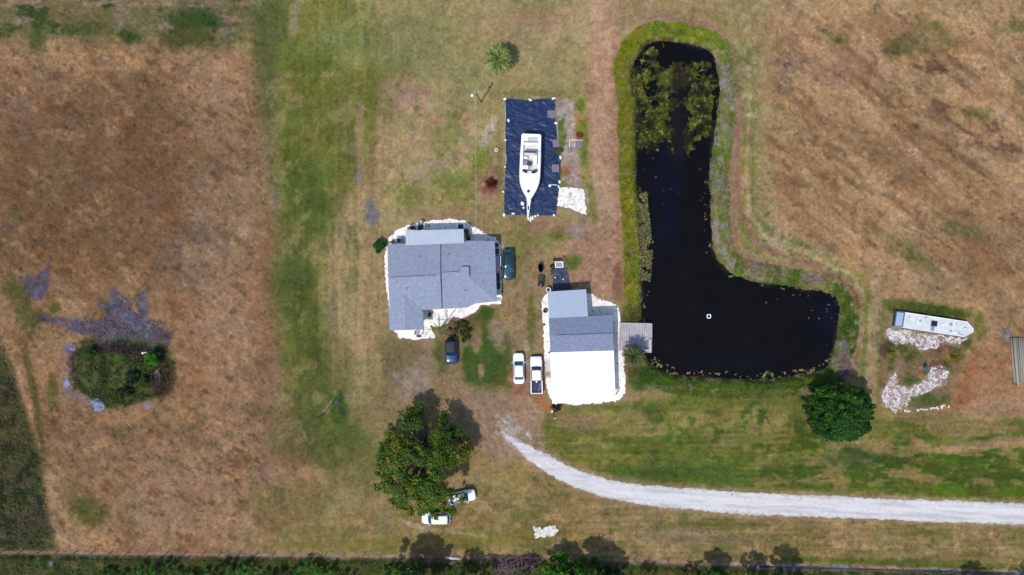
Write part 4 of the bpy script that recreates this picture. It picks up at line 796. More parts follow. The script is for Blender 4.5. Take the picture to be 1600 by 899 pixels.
# ---------------------------------------------------------------- the cruiser on its black sheet
tag(sheet('ground_tarp', (775, 145, 885, 345), .8, lambda X, Y: sdf(X, Y, TARP) + .5 * fbm(X, Y, 9, 501, 2) < 0, mat('black_sheeting', (.004, .018, .066), .45, 0, .35, 1.2, .3, 8, spec=.4), .04,
    hf=lambda X, Y: .085 * np.abs(fbm(X + 14 * fbm(X, Y, 30, 519, 2), Y + 14 * fbm(X, Y, 30, 523, 2), 9, 505, 3, .5, 1.5)) + .02 * fbm(X, Y, 4, 511, 3) + .07 * sst(.1, .7, fbm(X, Y, 16, 515, 2))), 'big wrinkled dark blue-black plastic sheet spread on the grass under the cruiser', 'tarp')
def strip(pts, w, name, m, label, cat, dz=.09):
    b = MB(); b.tube([PG(x, y, dz) for x, y in pts], w, 5); return tag(b.build(name, m), label, cat)
M_hem = mat('pale_hem', alb((170, 206, 216)), .7)
for pts, lab in (([(789.3, 165), (790, 180), (789.5, 190)], 'north-west'), ([(789, 205), (789.3, 216)], 'west'), ([(870.5, 196), (871.5, 206), (872, 218)], 'east'), ([(790, 240), (791, 250), (790, 257)], 'south-west')):
    strip(pts, .06, 'tarp_hem', M_hem, 'thin pale folded hem along the %s edge of the dark sheet' % lab, 'hem')
bt = empty('cabin_cruiser', P(828, 262), R(-2.2), 'white cabin cruiser standing on the dark sheet, bow pointing south', 'boat')
# local frame: bow at -y
HB = 2.0
def hull_w(s):      # s 0 stern .. 1 bow
    if s < .04: return 1.42 + 3 * s
    return 1.54 + .13 * min(1, s / .35) if s < .62 else 1.67 * (1 - .84 * ((s - .62) / .38) ** 2.3)
ring = []; SB_ = [0, .01, .04, .1, .2, .3, .4, .5, .6, .68, .75, .82, .88, .93, .97, 1]
for s in SB_:
    y = 4.85 - s * 10.0; w = hull_w(s) * .97; k = 1 - .45 * max(0, (s - .5) / .5); half = [(0, .55 + .75 * max(0, (s - .55) / .45) ** 1.5), (w * .62 * k, .8 + .6 * max(0, (s - .55) / .45)), (w * .93, 1.25 + .3 * s), (w * 1.0, HB - .1), (w * .93, HB + .02), (w * .8, HB + .04)]
    ring.append([(x, y, z) for x, z in half] + [(-x, y, z) for x, z in half[::-1][:-1]] + [(0, y, half[0][1])])
hull = MB(); n = len(ring[0]) - 1; vs = [v for r_ in ring for v in r_[:n]]; fs = []
for i in range(len(ring) - 1):
    for k in range(n):
        if 5 <= k < 6 and i < 9: continue
        j = (k + 1) % n; fs.append((i * n + k, i * n + j, i * n + n + j, i * n + n + k))
fs.append(tuple(range(n))); fs.append(tuple(range((len(ring) - 1) * n, len(ring) * n))); hull.add(vs, fs)
M_gel = mat('gelcoat', (.82, .82, .83), .3, 0, .02, coat=.4); hull.build('hull', M_gel, bt, True)
M_side = mat('hull_shade', alb((150, 150, 206)), .5)  # lavender shade of the white hull side, painted as a band on both sides
b = MB(); 
for s0, s1 in zip(SB_[3:-3], SB_[4:-2]):
    for sx in (1, -1):
        w0, w1 = hull_w(s0) * .97 + .015, hull_w(s1) * .97 + .015; b.add([(sx * w0, 4.85 - s0 * 10, HB - .14), (sx * w1, 4.85 - s1 * 10, HB - .14), (sx * (w1 * .97), 4.85 - s1 * 10, HB - .45), (sx * (w0 * .97), 4.85 - s0 * 10, HB - .45)], [(0, 1, 2, 3)])
b.build('shade_band', M_side, bt)
M_sole = mat('cockpit_sole', alb((236, 240, 242)), .7); MB().prism([(-1.2, 4.7), (-1.25, -.9), (1.25, -.9), (1.2, 4.7)], HB - .62, HB - .5).build('cockpit_floor', M_sole, bt)
MB().prism([(-1.26, 4.8), (1.26, 4.8), (1.32, 3.75), (-1.32, 3.75)], HB - .55, HB + .05).build('stern_bench', M_gel, bt)
b = MB(); 
for i in range(5): b.box((.25, 4.3 - .13 * i, HB + .07), (1.6, .07, .03))
b.build('bench_slats', mat('slat_grey', alb((176, 182, 200)), .6), bt)
fd = MB(); pr_ = [(-hull_w(.575) * .93, -.9)]
L_, R_ = [], []
for s in (.575, .62, .68, .75, .82, .88, .93, .97, .995): w = hull_w(s) * .9; L_.append((-w, 4.85 - s * 10)); R_.append((w, 4.85 - s * 10))
fd.prism(L_ + R_[::-1], HB - .02, HB + .075); ins = lambda P_, k, c: [(x * k, (y - c) * k + c) for x, y in P_]; 
base_ = L_ + R_[::-1]; m1 = ins(base_, .72, -1.9); m2 = ins(base_, .58, -1.8)
nn = len(base_); fd.add([(x, y, HB + .075) for x, y in m1] + [(x, y, HB + .26) for x, y in m2], [(i, (i + 1) % nn, nn + (i + 1) % nn, nn + i) for i in range(nn)] + [tuple(range(nn, 2 * nn))])
fd.build('foredeck', M_gel, bt)
b = MB()
for sx in (-1, 1): b.box((sx * 1.33, 1.9, HB - .2), (.36, 5.6, .55), 0, .05)
b.box((0, 3.3, HB - .1), (2.4, .35, .45), 0, .05); b.build('coaming', M_gel, bt)
b = MB(); b.tube([(-1.1, 1.7, HB + .25), (-1.15, 1.75, HB + 1.0), (1.15, 1.75, HB + 1.0), (1.1, 1.7, HB + .25)], .06, 6); b.box((0, 2.0, HB + .45), (2.0, .34, .22), 0, .08); b.build('folded_canopy', mat('canopy_grey', alb((112, 112, 142)), .8, 0, .3, 5), bt)
M_vinyl = mat('seat_vinyl', alb((150, 140, 176)), .7, 0, .2, 6)
for x, y, w_, l_ in ((-.75, .35, .7, .75), (-.75, 1.15, .6, .35)): MB().box((x, y, HB - .1), (w_, l_, .45), 0, .08).build('seat', M_vinyl if y < 1 else M_gel, bt)
MB().box((.72, .9, HB - .15), (.55, 1.5, .4), 0, .08).build('seat', M_gel, bt)
MB().box((-.15, .2, HB + .0), (.6, .55, .6), 0, .08).build('helm', M_dark, bt)
b = MB(); b.tube([(-.15 + .2 * math.cos(a), .48 + .03 * math.sin(a), HB + .2 + .2 * math.sin(a)) for a in [i * math.pi / 8 for i in range(17)]], .02, 6, False); b.build('steering_wheel', M_black, bt)
MB().box((-.72, -.35, HB - .05), (.9, .6, .5), 0, .06).build('dashboard', M_gel, bt)
for x0, x1 in ((-1.15, -.45), (.2, 1.1)):
    pts = []; b = MB()
    for i in range(5): x = x0 + (x1 - x0) * i / 4; pts.append((x, -.9 - .32 * (1 - (x / 1.2) ** 2), HB + .08))
    b.add(pts + [(x, y + .22, z + .42) for x, y, z in pts], [(i, i + 1, 6 + i, 5 + i) for i in range(4)])
    b.build('windshield', M_glass, bt)
for x0, x1 in ((-1.2, -.4), (.15, 1.15)): MB().tube([(x0 + (x1 - x0) * i / 4, -.93 - .32 * (1 - ((x0 + (x1 - x0) * i / 4) / 1.2) ** 2), HB + .12) for i in range(5)], .045, 6).build('windshield_frame', M_dark, bt)
MB().tube([(-.1, .1, HB + .5), (-.45, -1.9, HB + .9)], .035, 6).build('antenna', M_grey, bt)
MB().lathe((-.12, -4.0, HB + .18), [(.25, 0), (.25, .06), (.2, .09)], 16).build('hatch', M_dark, bt, True)
b = MB(); b.prism([(-.28, -4.75), (.28, -4.75), (.2, -6.25), (-.12, -6.25)], HB - .02, HB + .08); b.build('bow_pulpit', M_gel, bt)
MB().lathe((0, -5.35, HB + .08), [(.09, 0), (.07, .1)], 10).build('anchor_roller', M_grey, bt)
b = MB()
for sx in (-1, 1): b.tube([(sx * hull_w(s) * .9, 4.85 - s * 10, HB + .45) for s in (.6, .7, .8, .88, .95)] + [(sx * .2, -6.1, HB + .5)], .022, 5)
b.build('bow_rail', mat('polished_rail', (.7, .72, .75), .2, .8), bt)
tr = empty('boat_trailer', P(828, 262), R(-2.2), 'pale trailer under the cruiser with its tongue reaching the south edge of the sheet', 'trailer'); b = MB()
for sx in (-1, 1): b.tube([(sx * 1.05, 4, .5), (sx * 1.0, -2.2, .5), (sx * .26, -5.0, .5), (sx * .05, -8.0, .5)], .07, 6)
b.tube([(-1.05, 2, .5), (1.05, 2, .5)], .06, 6); b.tube([(-1.05, -2.5, .5), (1.05, -2.5, .5)], .06, 6); b.build('frame', M_white, tr)
MB().tube([(0, -7.8, .02), (0, -7.8, .8)], .06, 8).build('jack', M_grey, tr)
for sx in (-1, 1):
    for y in (.9, -.1): MB().tube([(sx * 1.1, y, .36), (sx * 1.3, y, .36)], .34, 18).build('wheel', M_tyre, tr)
MB().box((0, -6.9, .62), (.3, .35, .2), 0, .05).build('winch', M_white, tr)
WT = [(789,155.5,.42,.3,30,'at the north-west corner of the sheet'),(828.5,156.8,.45,.26,-25,'in the middle of the north edge of the sheet'),(865,154.6,.5,.25,15,'at the north-east corner of the sheet'),(794.5,189,.3,.45,20,'inside the north-west edge of the sheet, alone'),(868.6,193,.42,.26,-12,'on the east edge, north of the pallet pair'),(790,219.5,.25,.3,20,'on the west edge level with the cruiser stern'),(875.6,246.5,.3,.5,10,'on the east edge between the two lower pallets'),(789.3,261,.22,.25,10,'on the west edge at the middle of the cruiser'),(874.3,284.5,.28,.45,0,'on the east edge just north of the paired lump'),(872.8,292,.2,.4,0,'on the east edge beside the white sand patch'),(786.3,300,.3,.25,-30,'on the west edge level with the cruiser bow'),(787.6,336,.3,.5,0,'at the south-west corner of the sheet'),(865.5,336.5,.28,.32,0,'at the south-east corner of the sheet'),(825.6,340.5,.22,.65,0,'standing first east of the trailer tongue'),(829.3,342.5,.28,.7,-10,'largest lump, second east of the trailer tongue'),(832.6,340.5,.2,.55,0,'third east of the trailer tongue'),(836.3,338,.3,.25,0,'fourth east of the trailer tongue, flatter'),(840.3,336.8,.3,.22,-30,'easternmost of the row by the trailer tongue'),(802,334.2,.45,.25,0,'pale one on the south edge west of the trailer tongue'),(859,290.5,.35,.4,0,'inside the sheet beside a pale cord at the east'),(816.4,318.5,.42,.55,20,'beside the pulpit of the cruiser, on its west'),(818,325,.25,.3,0,'small one just south of the lump beside the pulpit')]
for i, (x, y, w_, l_, a, lab) in enumerate(WT):
    rr = random.Random(i); b = MB(); b.lathe((0, 0, 0), [(.4, 0), (.5, .25), (.44, .6), (.2, .8)], 9, w_, l_)
    b.v = [(p[0] + rr.uniform(-.02, .02), p[1] + rr.uniform(-.02, .02), p[2] * .3) for p in b.v]
    o = b.build('sandbag', M_stone, None, True, PG(x, y, .09), R(a)); o.scale = (1.35, 1.35, 1.2); tag(o, 'white sandbag ' + lab, 'sandbag', 'white sandbags holding down the dark sheet')
strip([(861, 289), (866, 289.2), (871, 290)], .05, 'pale_cord', M_white, 'pale cord running from the inner sandbag to the east edge of the sheet', 'cord', .16)
strip([(838, 313), (843, 314), (848, 318), (852, 327), (860, 333)], .018, 'thin_rope', mat('rope', alb((120, 130, 165)), .9), 'thin rope curving over the dark sheet east of the bow', 'rope', .17)
def pallet(px, py, w_, l_, a, lab, m=None):
    t = empty('wooden_pallet', PG(px, py, .1), R(a), lab, 'pallet', 'weathered pallets beside the dark sheet'); b = MB()
    for i in range(7): b.box((0, -l_ / 2 + (i + .5) * l_ / 7, .12), (w_, l_ / 7 * .72, .02))
    b.build('top_boards', m or M_pal, t); b = MB()
    for s in (-.45, 0, .45): b.box((s * w_, 0, .055), (.09, l_, .1))
    b.build('bearers', m or M_pal, t)
M_pal = mat('grey_pallet', alb((150, 140, 168)), .9, 0, .25, 5)
pallet(861.8, 179, 1.25, 1.15, 0, 'grey wooden pallet on the north-east part of the dark sheet'); pallet(868.6, 224.6, 1.0, 1.2, 5, 'grey pallet on the east edge of the sheet, between the other two'); pallet(867.8, 263.6, 1.1, 1.2, 2, 'grey pallet on the east edge of the sheet, southernmost')
pallet(904, 226, .95, 1.2, 0, 'pale grey pallet in the weeds at the east corner of the pipe frame'); pallet(891, 234.5, .75, .8, 0, 'small pale pallet in the weeds at the foot of the pipe frame')
t = empty('pipe_frame', (0, 0, 0), 0, 'thin pale pipe frame lying in the weeds between two pale pallets', 'frame')
MB().tube([PG(889.5, 238, .12), PG(890, 220, .14)], .05, 6).build('pipe', M_white, t); MB().tube([PG(890, 219, .14), PG(911, 219.5, .12)], .045, 6).build('pipe', M_white, t)
# ---------------------------------------------------------------- the barge on the sand
bg_ = empty('derelict_barge', P(1456.5, 507), R(-8.6), 'long white derelict barge hull with pointed bow lying on white sand', 'barge')
Lb, Wb, Hb = 12.6, 2.5, .6
ol = [(-Lb / 2, -Wb / 2), (4.9, -Wb / 2), (6.1, -.2), (6.1, .2), (4.95, Wb / 2), (-Lb / 2, Wb / 2)]
b = MB(); k = [(x * .985, y * .9) for x, y in ol]; b.add([(x, y, -.05) for x, y in k] + [(x, y, Hb) for x, y in ol], [tuple(range(6))[::-1], tuple(range(6, 12))] + [(i, (i + 1) % 6, 6 + (i + 1) % 6, 6 + i) for i in range(6)])
M_bside = mat('barge_side', (.03, .05, .12), .6, 0, .3, 2); b.build('hull', M_bside, bg_)
M_bdeck = mat('barge_deck', alb((226, 232, 246)), .6, 0, .22, 1.1, .05, 4)
b = MB(); b.prism([(-4.85, -1.16), (4.87, -1.16), (6.02, -.2), (6.02, .2), (4.9, 1.16), (-4.85, 1.16)], Hb, Hb + .05); b.build('deck', M_bdeck, bg_)
b = MB(); b.tube([(x, y, Hb + .07) for x, y in ((-6.1, -1.17), (4.88, -1.17), (6.05, -.2), (6.05, .2), (4.9, 1.17), (-6.1, 1.17))], .05, 6); b.build('rub_rail', M_white, bg_)
MB().box((-5.55, 0, Hb + .02), (1.15, 2.1, .06)).build('stern_panel', mat('stern_blue', alb((172, 196, 230)), .5, 0, .2, 2), bg_)
b = MB(); 
for x in (-4.92, -6.18): b.box((x, 0, Hb + .08), (.12, 2.3, .12))
for y in (-1.13, 1.13): b.box((-5.55, y, Hb + .08), (1.2, .1, .12))
b.build('stern_frame', M_bside, bg_)
MB().box((-.1, .15, Hb + .07), (.95, .85, .07), R(0), .02).build('hatch', mat('hatch_black', (.003, .004, .02), .5), bg_); MB().box((-.25, -.65, Hb + .055), (.6, .75, .03)).build('deck_stain', mat('stained_plate', alb((140, 160, 206)), .6, 0, .3, 4), bg_)
for x, y, r_, m_ in ((1.35, .15, .18, M_white), (2.45, .35, .26, M_grey), (-2.3, .2, .16, M_grey), (2.6, -.65, .18, M_grey), (3.25, -.75, .2, M_white), (4.75, .05, .26, M_bdeck), (-4.1, .55, .1, M_grey), (-1.5, .9, .14, M_grey), (3.3, .5, .08, M_grey)):
    MB().lathe((x, y, Hb + .05), [(r_, 0), (r_, .1), (r_ * .6, .2)], 12).build('deck_fitting', m_, bg_, True)
b = MB(); b.tube([(3.7, -.55, Hb + .09), (4.1, -.85, Hb + .09), (4.6, -.95, Hb + .09)], .035, 6); b.build('mooring_line', M_dark, bg_)
# ---------------------------------------------------------------- logs at the east edge
M_log = [mat('log_grey', alb((158, 152, 156)), .9, 0, .3, 4, stretch=(6, .5, 6)), mat('log_blue', alb((150, 152, 184)), .9, 0, .25, 4, stretch=(6, .5, 6)), mat('log_green', alb((166, 168, 150)), .9, 0, .25, 4, stretch=(6, .5, 6))]
words = ['westernmost pole of the stack, darkest butt', 'second pole from the west side of the stack', 'third pole from the west side of the stack', 'fourth pole from the west', 'fifth pole from the west in the stack', 'sixth pole from the west, crossing over its neighbour', 'seventh pole from the west in the stack', 'pole nearest the picture edge in the stack', 'long pole sticking out beyond the south end of the stack', 'upper pole laid on the middle of the stack']
for i in range(10):
    x0 = 1578.5 + i * 3.0; l0, l1 = 528, 596 + (i % 3) * 2; x1 = x0 + 6; z = .17
    if i == 8: x0, x1, l1, z = 1581, 1588, 604, .42
    if i == 9: x0, x1, z = 1589, 1594, .45
    a, c = PG(x0, l0, z), PG(x1, l1, z); tag(MB().tube([a, a.lerp(c, .5) + Vector((.05 * (i % 2) - .02, 0, .02)), c], [.15, .135, .11], 10).build('wooden_pole', M_log[i % 3], None, True), 'weathered grey ' + words[i], 'pole', 'weathered poles stacked at the east edge')
for y, lab in ((533, 'north'), (592, 'south')):
    a = PG(1577, y, .03); tag(MB().box((a.x + 1.4, a.y, a.z), (3.0, .15, .1)).build('timber_bearer', M_bark), 'timber bearer across the %s end under the stacked poles' % lab, 'timber')
# ---------------------------------------------------------------- trees
def crown_clumps(rx, ry, h0, h1, n, rc, seed, rough=.25, power=.5):
    rr = random.Random(seed); out = []
    for i in range(n):
        a = i * 2.39996 + rr.uniform(-.3, .3); k = ((i + .5) / n) ** power; k *= 1 + rr.uniform(-rough, rough) * .5
        x, y = rx * k * math.cos(a), ry * k * math.sin(a); dome = math.sqrt(max(0, 1 - min(1, k) ** 2))
        z = h0 + (h1 - h0) * dome * rr.uniform(.72, 1.0); out.append((x, y, z, rc * rr.uniform(.7, 1.3)))
    return out
def limbs(t, clumps, h, r, name='trunk', seed=1, every=2):
    rr = random.Random(seed); b = MB(); top = Vector((0, 0, h))
    b.tube([(0, 0, -.2), (.03, .02, h * .3), (0, .05, h * .7), (.02, 0, h)], [r * 1.35, r, r * .8, r * .6], 10)
    for x, y, z, c in clumps[::every]:
        st = Vector((0, 0, h * rr.uniform(.55, .95))); e = Vector((x, y, z)); m = st.lerp(e, .5) + Vector((rr.uniform(-.3, .3), rr.uniform(-.3, .3), rr.uniform(0, .5)))
        b.tube([st, m, e], [r * .42, r * .22, .03], 6)
    return b.build(name, M_bark, t, True)
LC = lambda *c: [tuple(s2l(x) / E_LIGHT * 1.0) for x in c]
oak = empty('oak_tree', P(672, 701), 0, 'big spreading oak with patchy yellow-green crown over two white cars', 'tree')
cl = [(x - .6, y - 1.2, z, c) for x, y, z, c in crown_clumps(6.1, 6.9, 3.4, 9.0, 330, .62, 11, .6)]; cl = [c for c in cl if not (c[0] > 1.9 and c[1] < -5.6)]
cl = [c for i, c in enumerate(cl) if not ((c[0] - 4.6) ** 2 + (c[1] + 2.8) ** 2 < 4.2 or (c[0] + .3) ** 2 + (c[1] - 3.2) ** 2 < 1.6 or (c[0] + 1.6) ** 2 + (c[1] + 6.2) ** 2 < .9 or (c[0] - 6.2) ** 2 + (c[1] + 5) ** 2 < 3 or vnoise(np.array([c[0] * .8 + 40]), np.array([c[1] * .8 + 40]), 77)[0] < .24)]
rr = random.Random(8); cl += [(c[0] * 1.07 + rr.uniform(-.5, .5), c[1] * 1.07 + rr.uniform(-.5, .5), c[2] - .4, .35) for c in cl if math.hypot(c[0] / 6.4, c[1] / 7.1) > .75 for _ in range(2)]
cl += [(5.1, -7.3, 2.6, .7), (5.7, -7.0, 2.5, .4), (4.4, -6.6, 2.8, .6), (1.0, -9.3, 2.7, .6), (2.4, -9.2, 2.8, .65), (3.7, -8.9, 2.6, .6), (2.2, -8.3, 3.0, .7), (-.8, -9.1, 2.8, .7), (-2.4, -8.8, 2.9, .7), (-4.2, -7.8, 3.0, .8), (-5.6, -5.2, 3.6, .8), (-7.2, -2, 3.6, .6), (-6.8, .8, 3.6, .7), (4.6, 3.4, 4.6, .8), (2.6, 5.0, 4.8, .7)]
limbs(oak, cl, 3.6, .45, seed=3, every=7)
b = MB(); 
for p0, p1 in (((2.6, 0, 6.2), (5.2, .6, 6.6)), ((3.2, 0.1, 6.3), (4.5, 1.1, 7.0)), ((.5, -1, 6.6), (3.0, .05, 6.3))): b.tube([p0, Vector(p0).lerp(Vector(p1), .5) + Vector((0, 0, .1)), p1], [.09, .06, .03], 6)
b.build('dead_limb', mat('bleached_wood', alb((170, 176, 168)), .9), oak)
foliage('crown', [(x, y, z, c * random.uniform(.5, 1.5)) for x, y, z, c in cl], 95000, .23, LC((142, 146, 14), (102, 132, 10), (58, 102, 10), (88, 114, 44), (136, 134, 14), (78, 122, 12), (42, 82, 12), (62, 110, 12), (80, 106, 50)), 21, oak, .8, hue=.45, shell=.1, fuzz=.4)
cam_t = empty('round_tree', P(1299, 638), 0, 'dense dark green round tree on the lawn south-east of the pond', 'tree')
cl = crown_clumps(4.5, 4.2, 1.4, 7.2, 95, .78, 31, .15)
limbs(cam_t, cl, 2.6, .3, seed=5, every=4)
cl2 = []
rr = random.Random(4)
for c in cl:
    for j in range(2): cl2.append((c[0] + rr.uniform(-.9, .9), c[1] + rr.uniform(-.25, .25), c[2] + rr.uniform(-.3, .2), c[3] * .62))
foliage('crown', cl + cl2, 60000, .24, LC((44, 100, 8), (32, 82, 8), (62, 118, 12), (24, 64, 8), (38, 90, 8)), 33, cam_t, .6, hue=.4, shell=.35)
def bush(px, py, rx, ry, h, n, cols, label, seed=1, size=.16, name='shrub', cat='shrub', nclump=10, stem=True, group=None):
    t = empty(name, PG(px, py), 0, label, cat, group); cl = crown_clumps(rx, ry, h * .35, h, nclump, min(rx, ry) * .42, seed, .3)
    if stem: limbs(t, cl, h * .45, max(.03, h * .035), 'stems', seed, 2)
    foliage('leaves', cl, n, size, cols, seed, t, .7); return t
G_br = LC((64, 134, 16), (50, 114, 14), (84, 148, 24)); G_dk = LC((56, 92, 20), (42, 72, 18), (74, 104, 28)); G_ol = LC((96, 96, 40), (76, 82, 34), (118, 108, 52)); G_rd = LC((120, 40, 36), (92, 30, 30), (140, 70, 50)); G_br2 = LC((92, 78, 44), (74, 62, 40), (110, 96, 50))
bush(594.5, 384, .85, .95, 1.3, 2600, LC((30, 96, 10), (24, 80, 8), (42, 108, 14)), 'round bright green shrub outside the house north-west corner', 3, .13)
bush(244, 559, .95, 1.1, 1.8, 2600, G_br, 'bright green shrub near the north-east side of the brush mound', 4)
bush(231, 594, .75, .85, 1.3, 1500, LC((44, 96, 26), (34, 80, 20)), 'smaller green shrub in the east part of the brush mound', 5)
bush(214, 590, .9, 1.2, 1.6, 1500, LC((26, 62, 24), (20, 48, 18)), 'dark green shrub west of the smaller bright one on the brush mound', 6)
bush(146, 552, 1.0, .9, 1.4, 1600, G_dk, 'olive-dark shrub at the north-west corner of the brush mound', 7)
bush(200, 612, 1.1, .8, 1.2, 1500, LC((40, 74, 24), (32, 60, 18)), 'low green shrub on the south edge of the brush mound', 8)
bush(767, 287, .7, .8, .7, 900, G_rd, 'rusty red shrub west of the dark plastic sheet', 9, .14)
bush(905, 213, .45, .5, .6, 400, LC((166, 96, 44), (140, 80, 40), (120, 110, 40)), 'small orange-brown weed clump north of the pale pipe frame', 10, .12)
bush(874, 237, .5, .5, .8, 600, LC((104, 128, 24), (86, 112, 20)), 'yellow-green weed on the east edge of the dark sheet', 11, .12)
bush(864.5, 417, .5, .45, .6, 500, LC((34, 96, 36), (26, 78, 30)), 'bright green plant west of the white crate', 12, .11)
bush(869, 636, .55, .65, 1.3, 900, LC((52, 32, 50), (40, 26, 40), (66, 44, 56)), 'dark purple-leaved shrub outside the carport south-west corner', 13, .12)
bush(1392, 552, .5, .35, .6, 400, LC((148, 134, 22), (120, 112, 24)), 'yellow weed clump south of the barge stern', 14, .12); bush(1489, 560, .6, .35, .6, 500, LC((156, 128, 22), (128, 112, 24)), 'yellow weed clump south of the barge bow', 15, .12)
bush(672.5, 491.5, .3, .4, .8, 400, LC((130, 116, 30), (110, 100, 30)), 'small yellow shrub in the corner of the house south wing', 16, .1)
bush(706, 519, 1.1, .6, .6, 1200, LC((120, 108, 56), (96, 98, 50), (140, 120, 80)), 'straw-coloured fern bed by the nose of the blue off-roader', 17, .16)
bush(722, 508, .9, .6, .6, 1000, LC((76, 84, 34), (92, 80, 44), (64, 78, 32)), 'brown-green fern bed on the south edge of the house gravel', 18, .15)
bush(727, 522, .8, 1.3, .7, 1300, LC((70, 88, 34), (58, 76, 28)), 'green fern clump east of the blue off-roader', 19, .15)
bush(708, 524, .5, .4, .8, 400, LC((18, 34, 36), (14, 26, 28)), 'small dark shrub touching the north end of the blue off-roader', 20, .12)
# southern row beyond the ditch, tall crowns just outside or on the edge of the frame
def tree(px, py, r, h0, h1, n, cols, label, seed, size=.24, nc=30):
    t = empty('ditch_tree', P(px, py), 0, label, 'tree', None); cl = crown_clumps(r, r * .95, h0, h1, nc * 3, r * .17, seed, .9); limbs(t, cl, h0 + .5, .16, seed=seed, every=6); foliage('crown', cl, int(n * .8), size, cols, seed, t, .9, hue=.3, shell=.3); return t
tree(646, 897, 3.2, 5.5, 8.6, 24000, G_dk, 'tall tree south of the ditch casting its shade west of the white pipe', 41)
tree(722, 899, 1.7, 4.5, 6.8, 4000, G_dk, 'thin tree south of the ditch below the white pipe', 42, nc=14)
tree(748, 902, 1.3, 4.5, 6.5, 3000, G_dk, 'thin tree south of the ditch just west of the brush pile', 43, nc=12)
tree(872, 891, 2.7, 2.2, 6.2, 16000, LC((72, 142, 14), (56, 120, 14), (92, 154, 24)), 'leafy bright green tree on the ditch bank, west one of the pair', 44)
tree(914, 895, 3.2, 3.0, 8.2, 22000, LC((64, 126, 14), (50, 110, 14), (36, 84, 16)), 'bright green tree on the ditch bank, east one of the pair', 45)
tree(941, 902, 2.6, 3.2, 6.8, 10000, LC((28, 66, 14), (22, 50, 12)), 'darker tree behind the bright green pair on the ditch bank', 46, nc=20)
tree(1106, 898, 2.1, 3.0, 5.8, 9000, LC((40, 112, 12), (30, 92, 10)), 'vivid green small tree at the ditch below the drive', 47, nc=20)
tree(1160, 905, 2.2, 3.4, 6.5, 6000, G_ol, 'sparse olive tree south of the ditch, east of the vivid green one', 48, nc=14)
tree(1206, 904, 2.8, 3.5, 8.0, 12000, LC((86, 104, 66), (64, 82, 48)), 'grey-green tree at the ditch with feathery top', 49, nc=18)
tree(1510, 915, 2.4, 2.6, 4.4, 4000, G_dk, 'dark tree beyond the ditch near the south-east corner', 50, nc=16)
tree(1596, 906, 1.6, 2.2, 4.0, 3000, G_dk, 'dark tree at the ditch in the south-east corner', 51, nc=12)
hedge = [(172 + i * 31, 893 + 8 * math.sin(i * 1.7), .9 + .5 * abs(math.sin(i * 2.3))) for i in range(13)]
near_w = ['west-most', 'second', 'third', 'fourth', 'fifth', 'sixth', 'seventh', 'eighth', 'ninth', 'tenth', 'eleventh', 'twelfth', 'east-most']
for i, (x, y, r_) in enumerate(hedge): bush(x, y, r_ * 1.6, r_ * .8, 1.2 + .4 * (i % 3), 1300, G_br if i % 3 else G_dk, 'low green bush, %s from the west in the row south of the ditch' % near_w[i], 60 + i, .17, nclump=8, group='bushes in a row south of the ditch')
for i, (x, y, c, lab) in enumerate(((612, 890, G_br, 'vivid low bush south of the ditch by the tree shade'), (690, 888, G_dk, 'dark low bush south of the ditch under the white pipe'), (655, 886, G_dk, 'dark low bush just west of the white pipe'), (735, 886, G_dk, 'dark low bush west of the brush pile'), (1080, 893, G_ol, 'yellowish low bush west of the vivid green small tree'), (1010, 892, G_ol, 'yellow-olive low bush south of the ditch below the drive'), (815, 893, LC((92, 110, 60), (70, 92, 48)), 'grey-green bush at the east end of the brush pile'))):
    bush(x, y, 1.5, .8, 1.3, 1300, c, lab, 80 + i, .17, nclump=8)
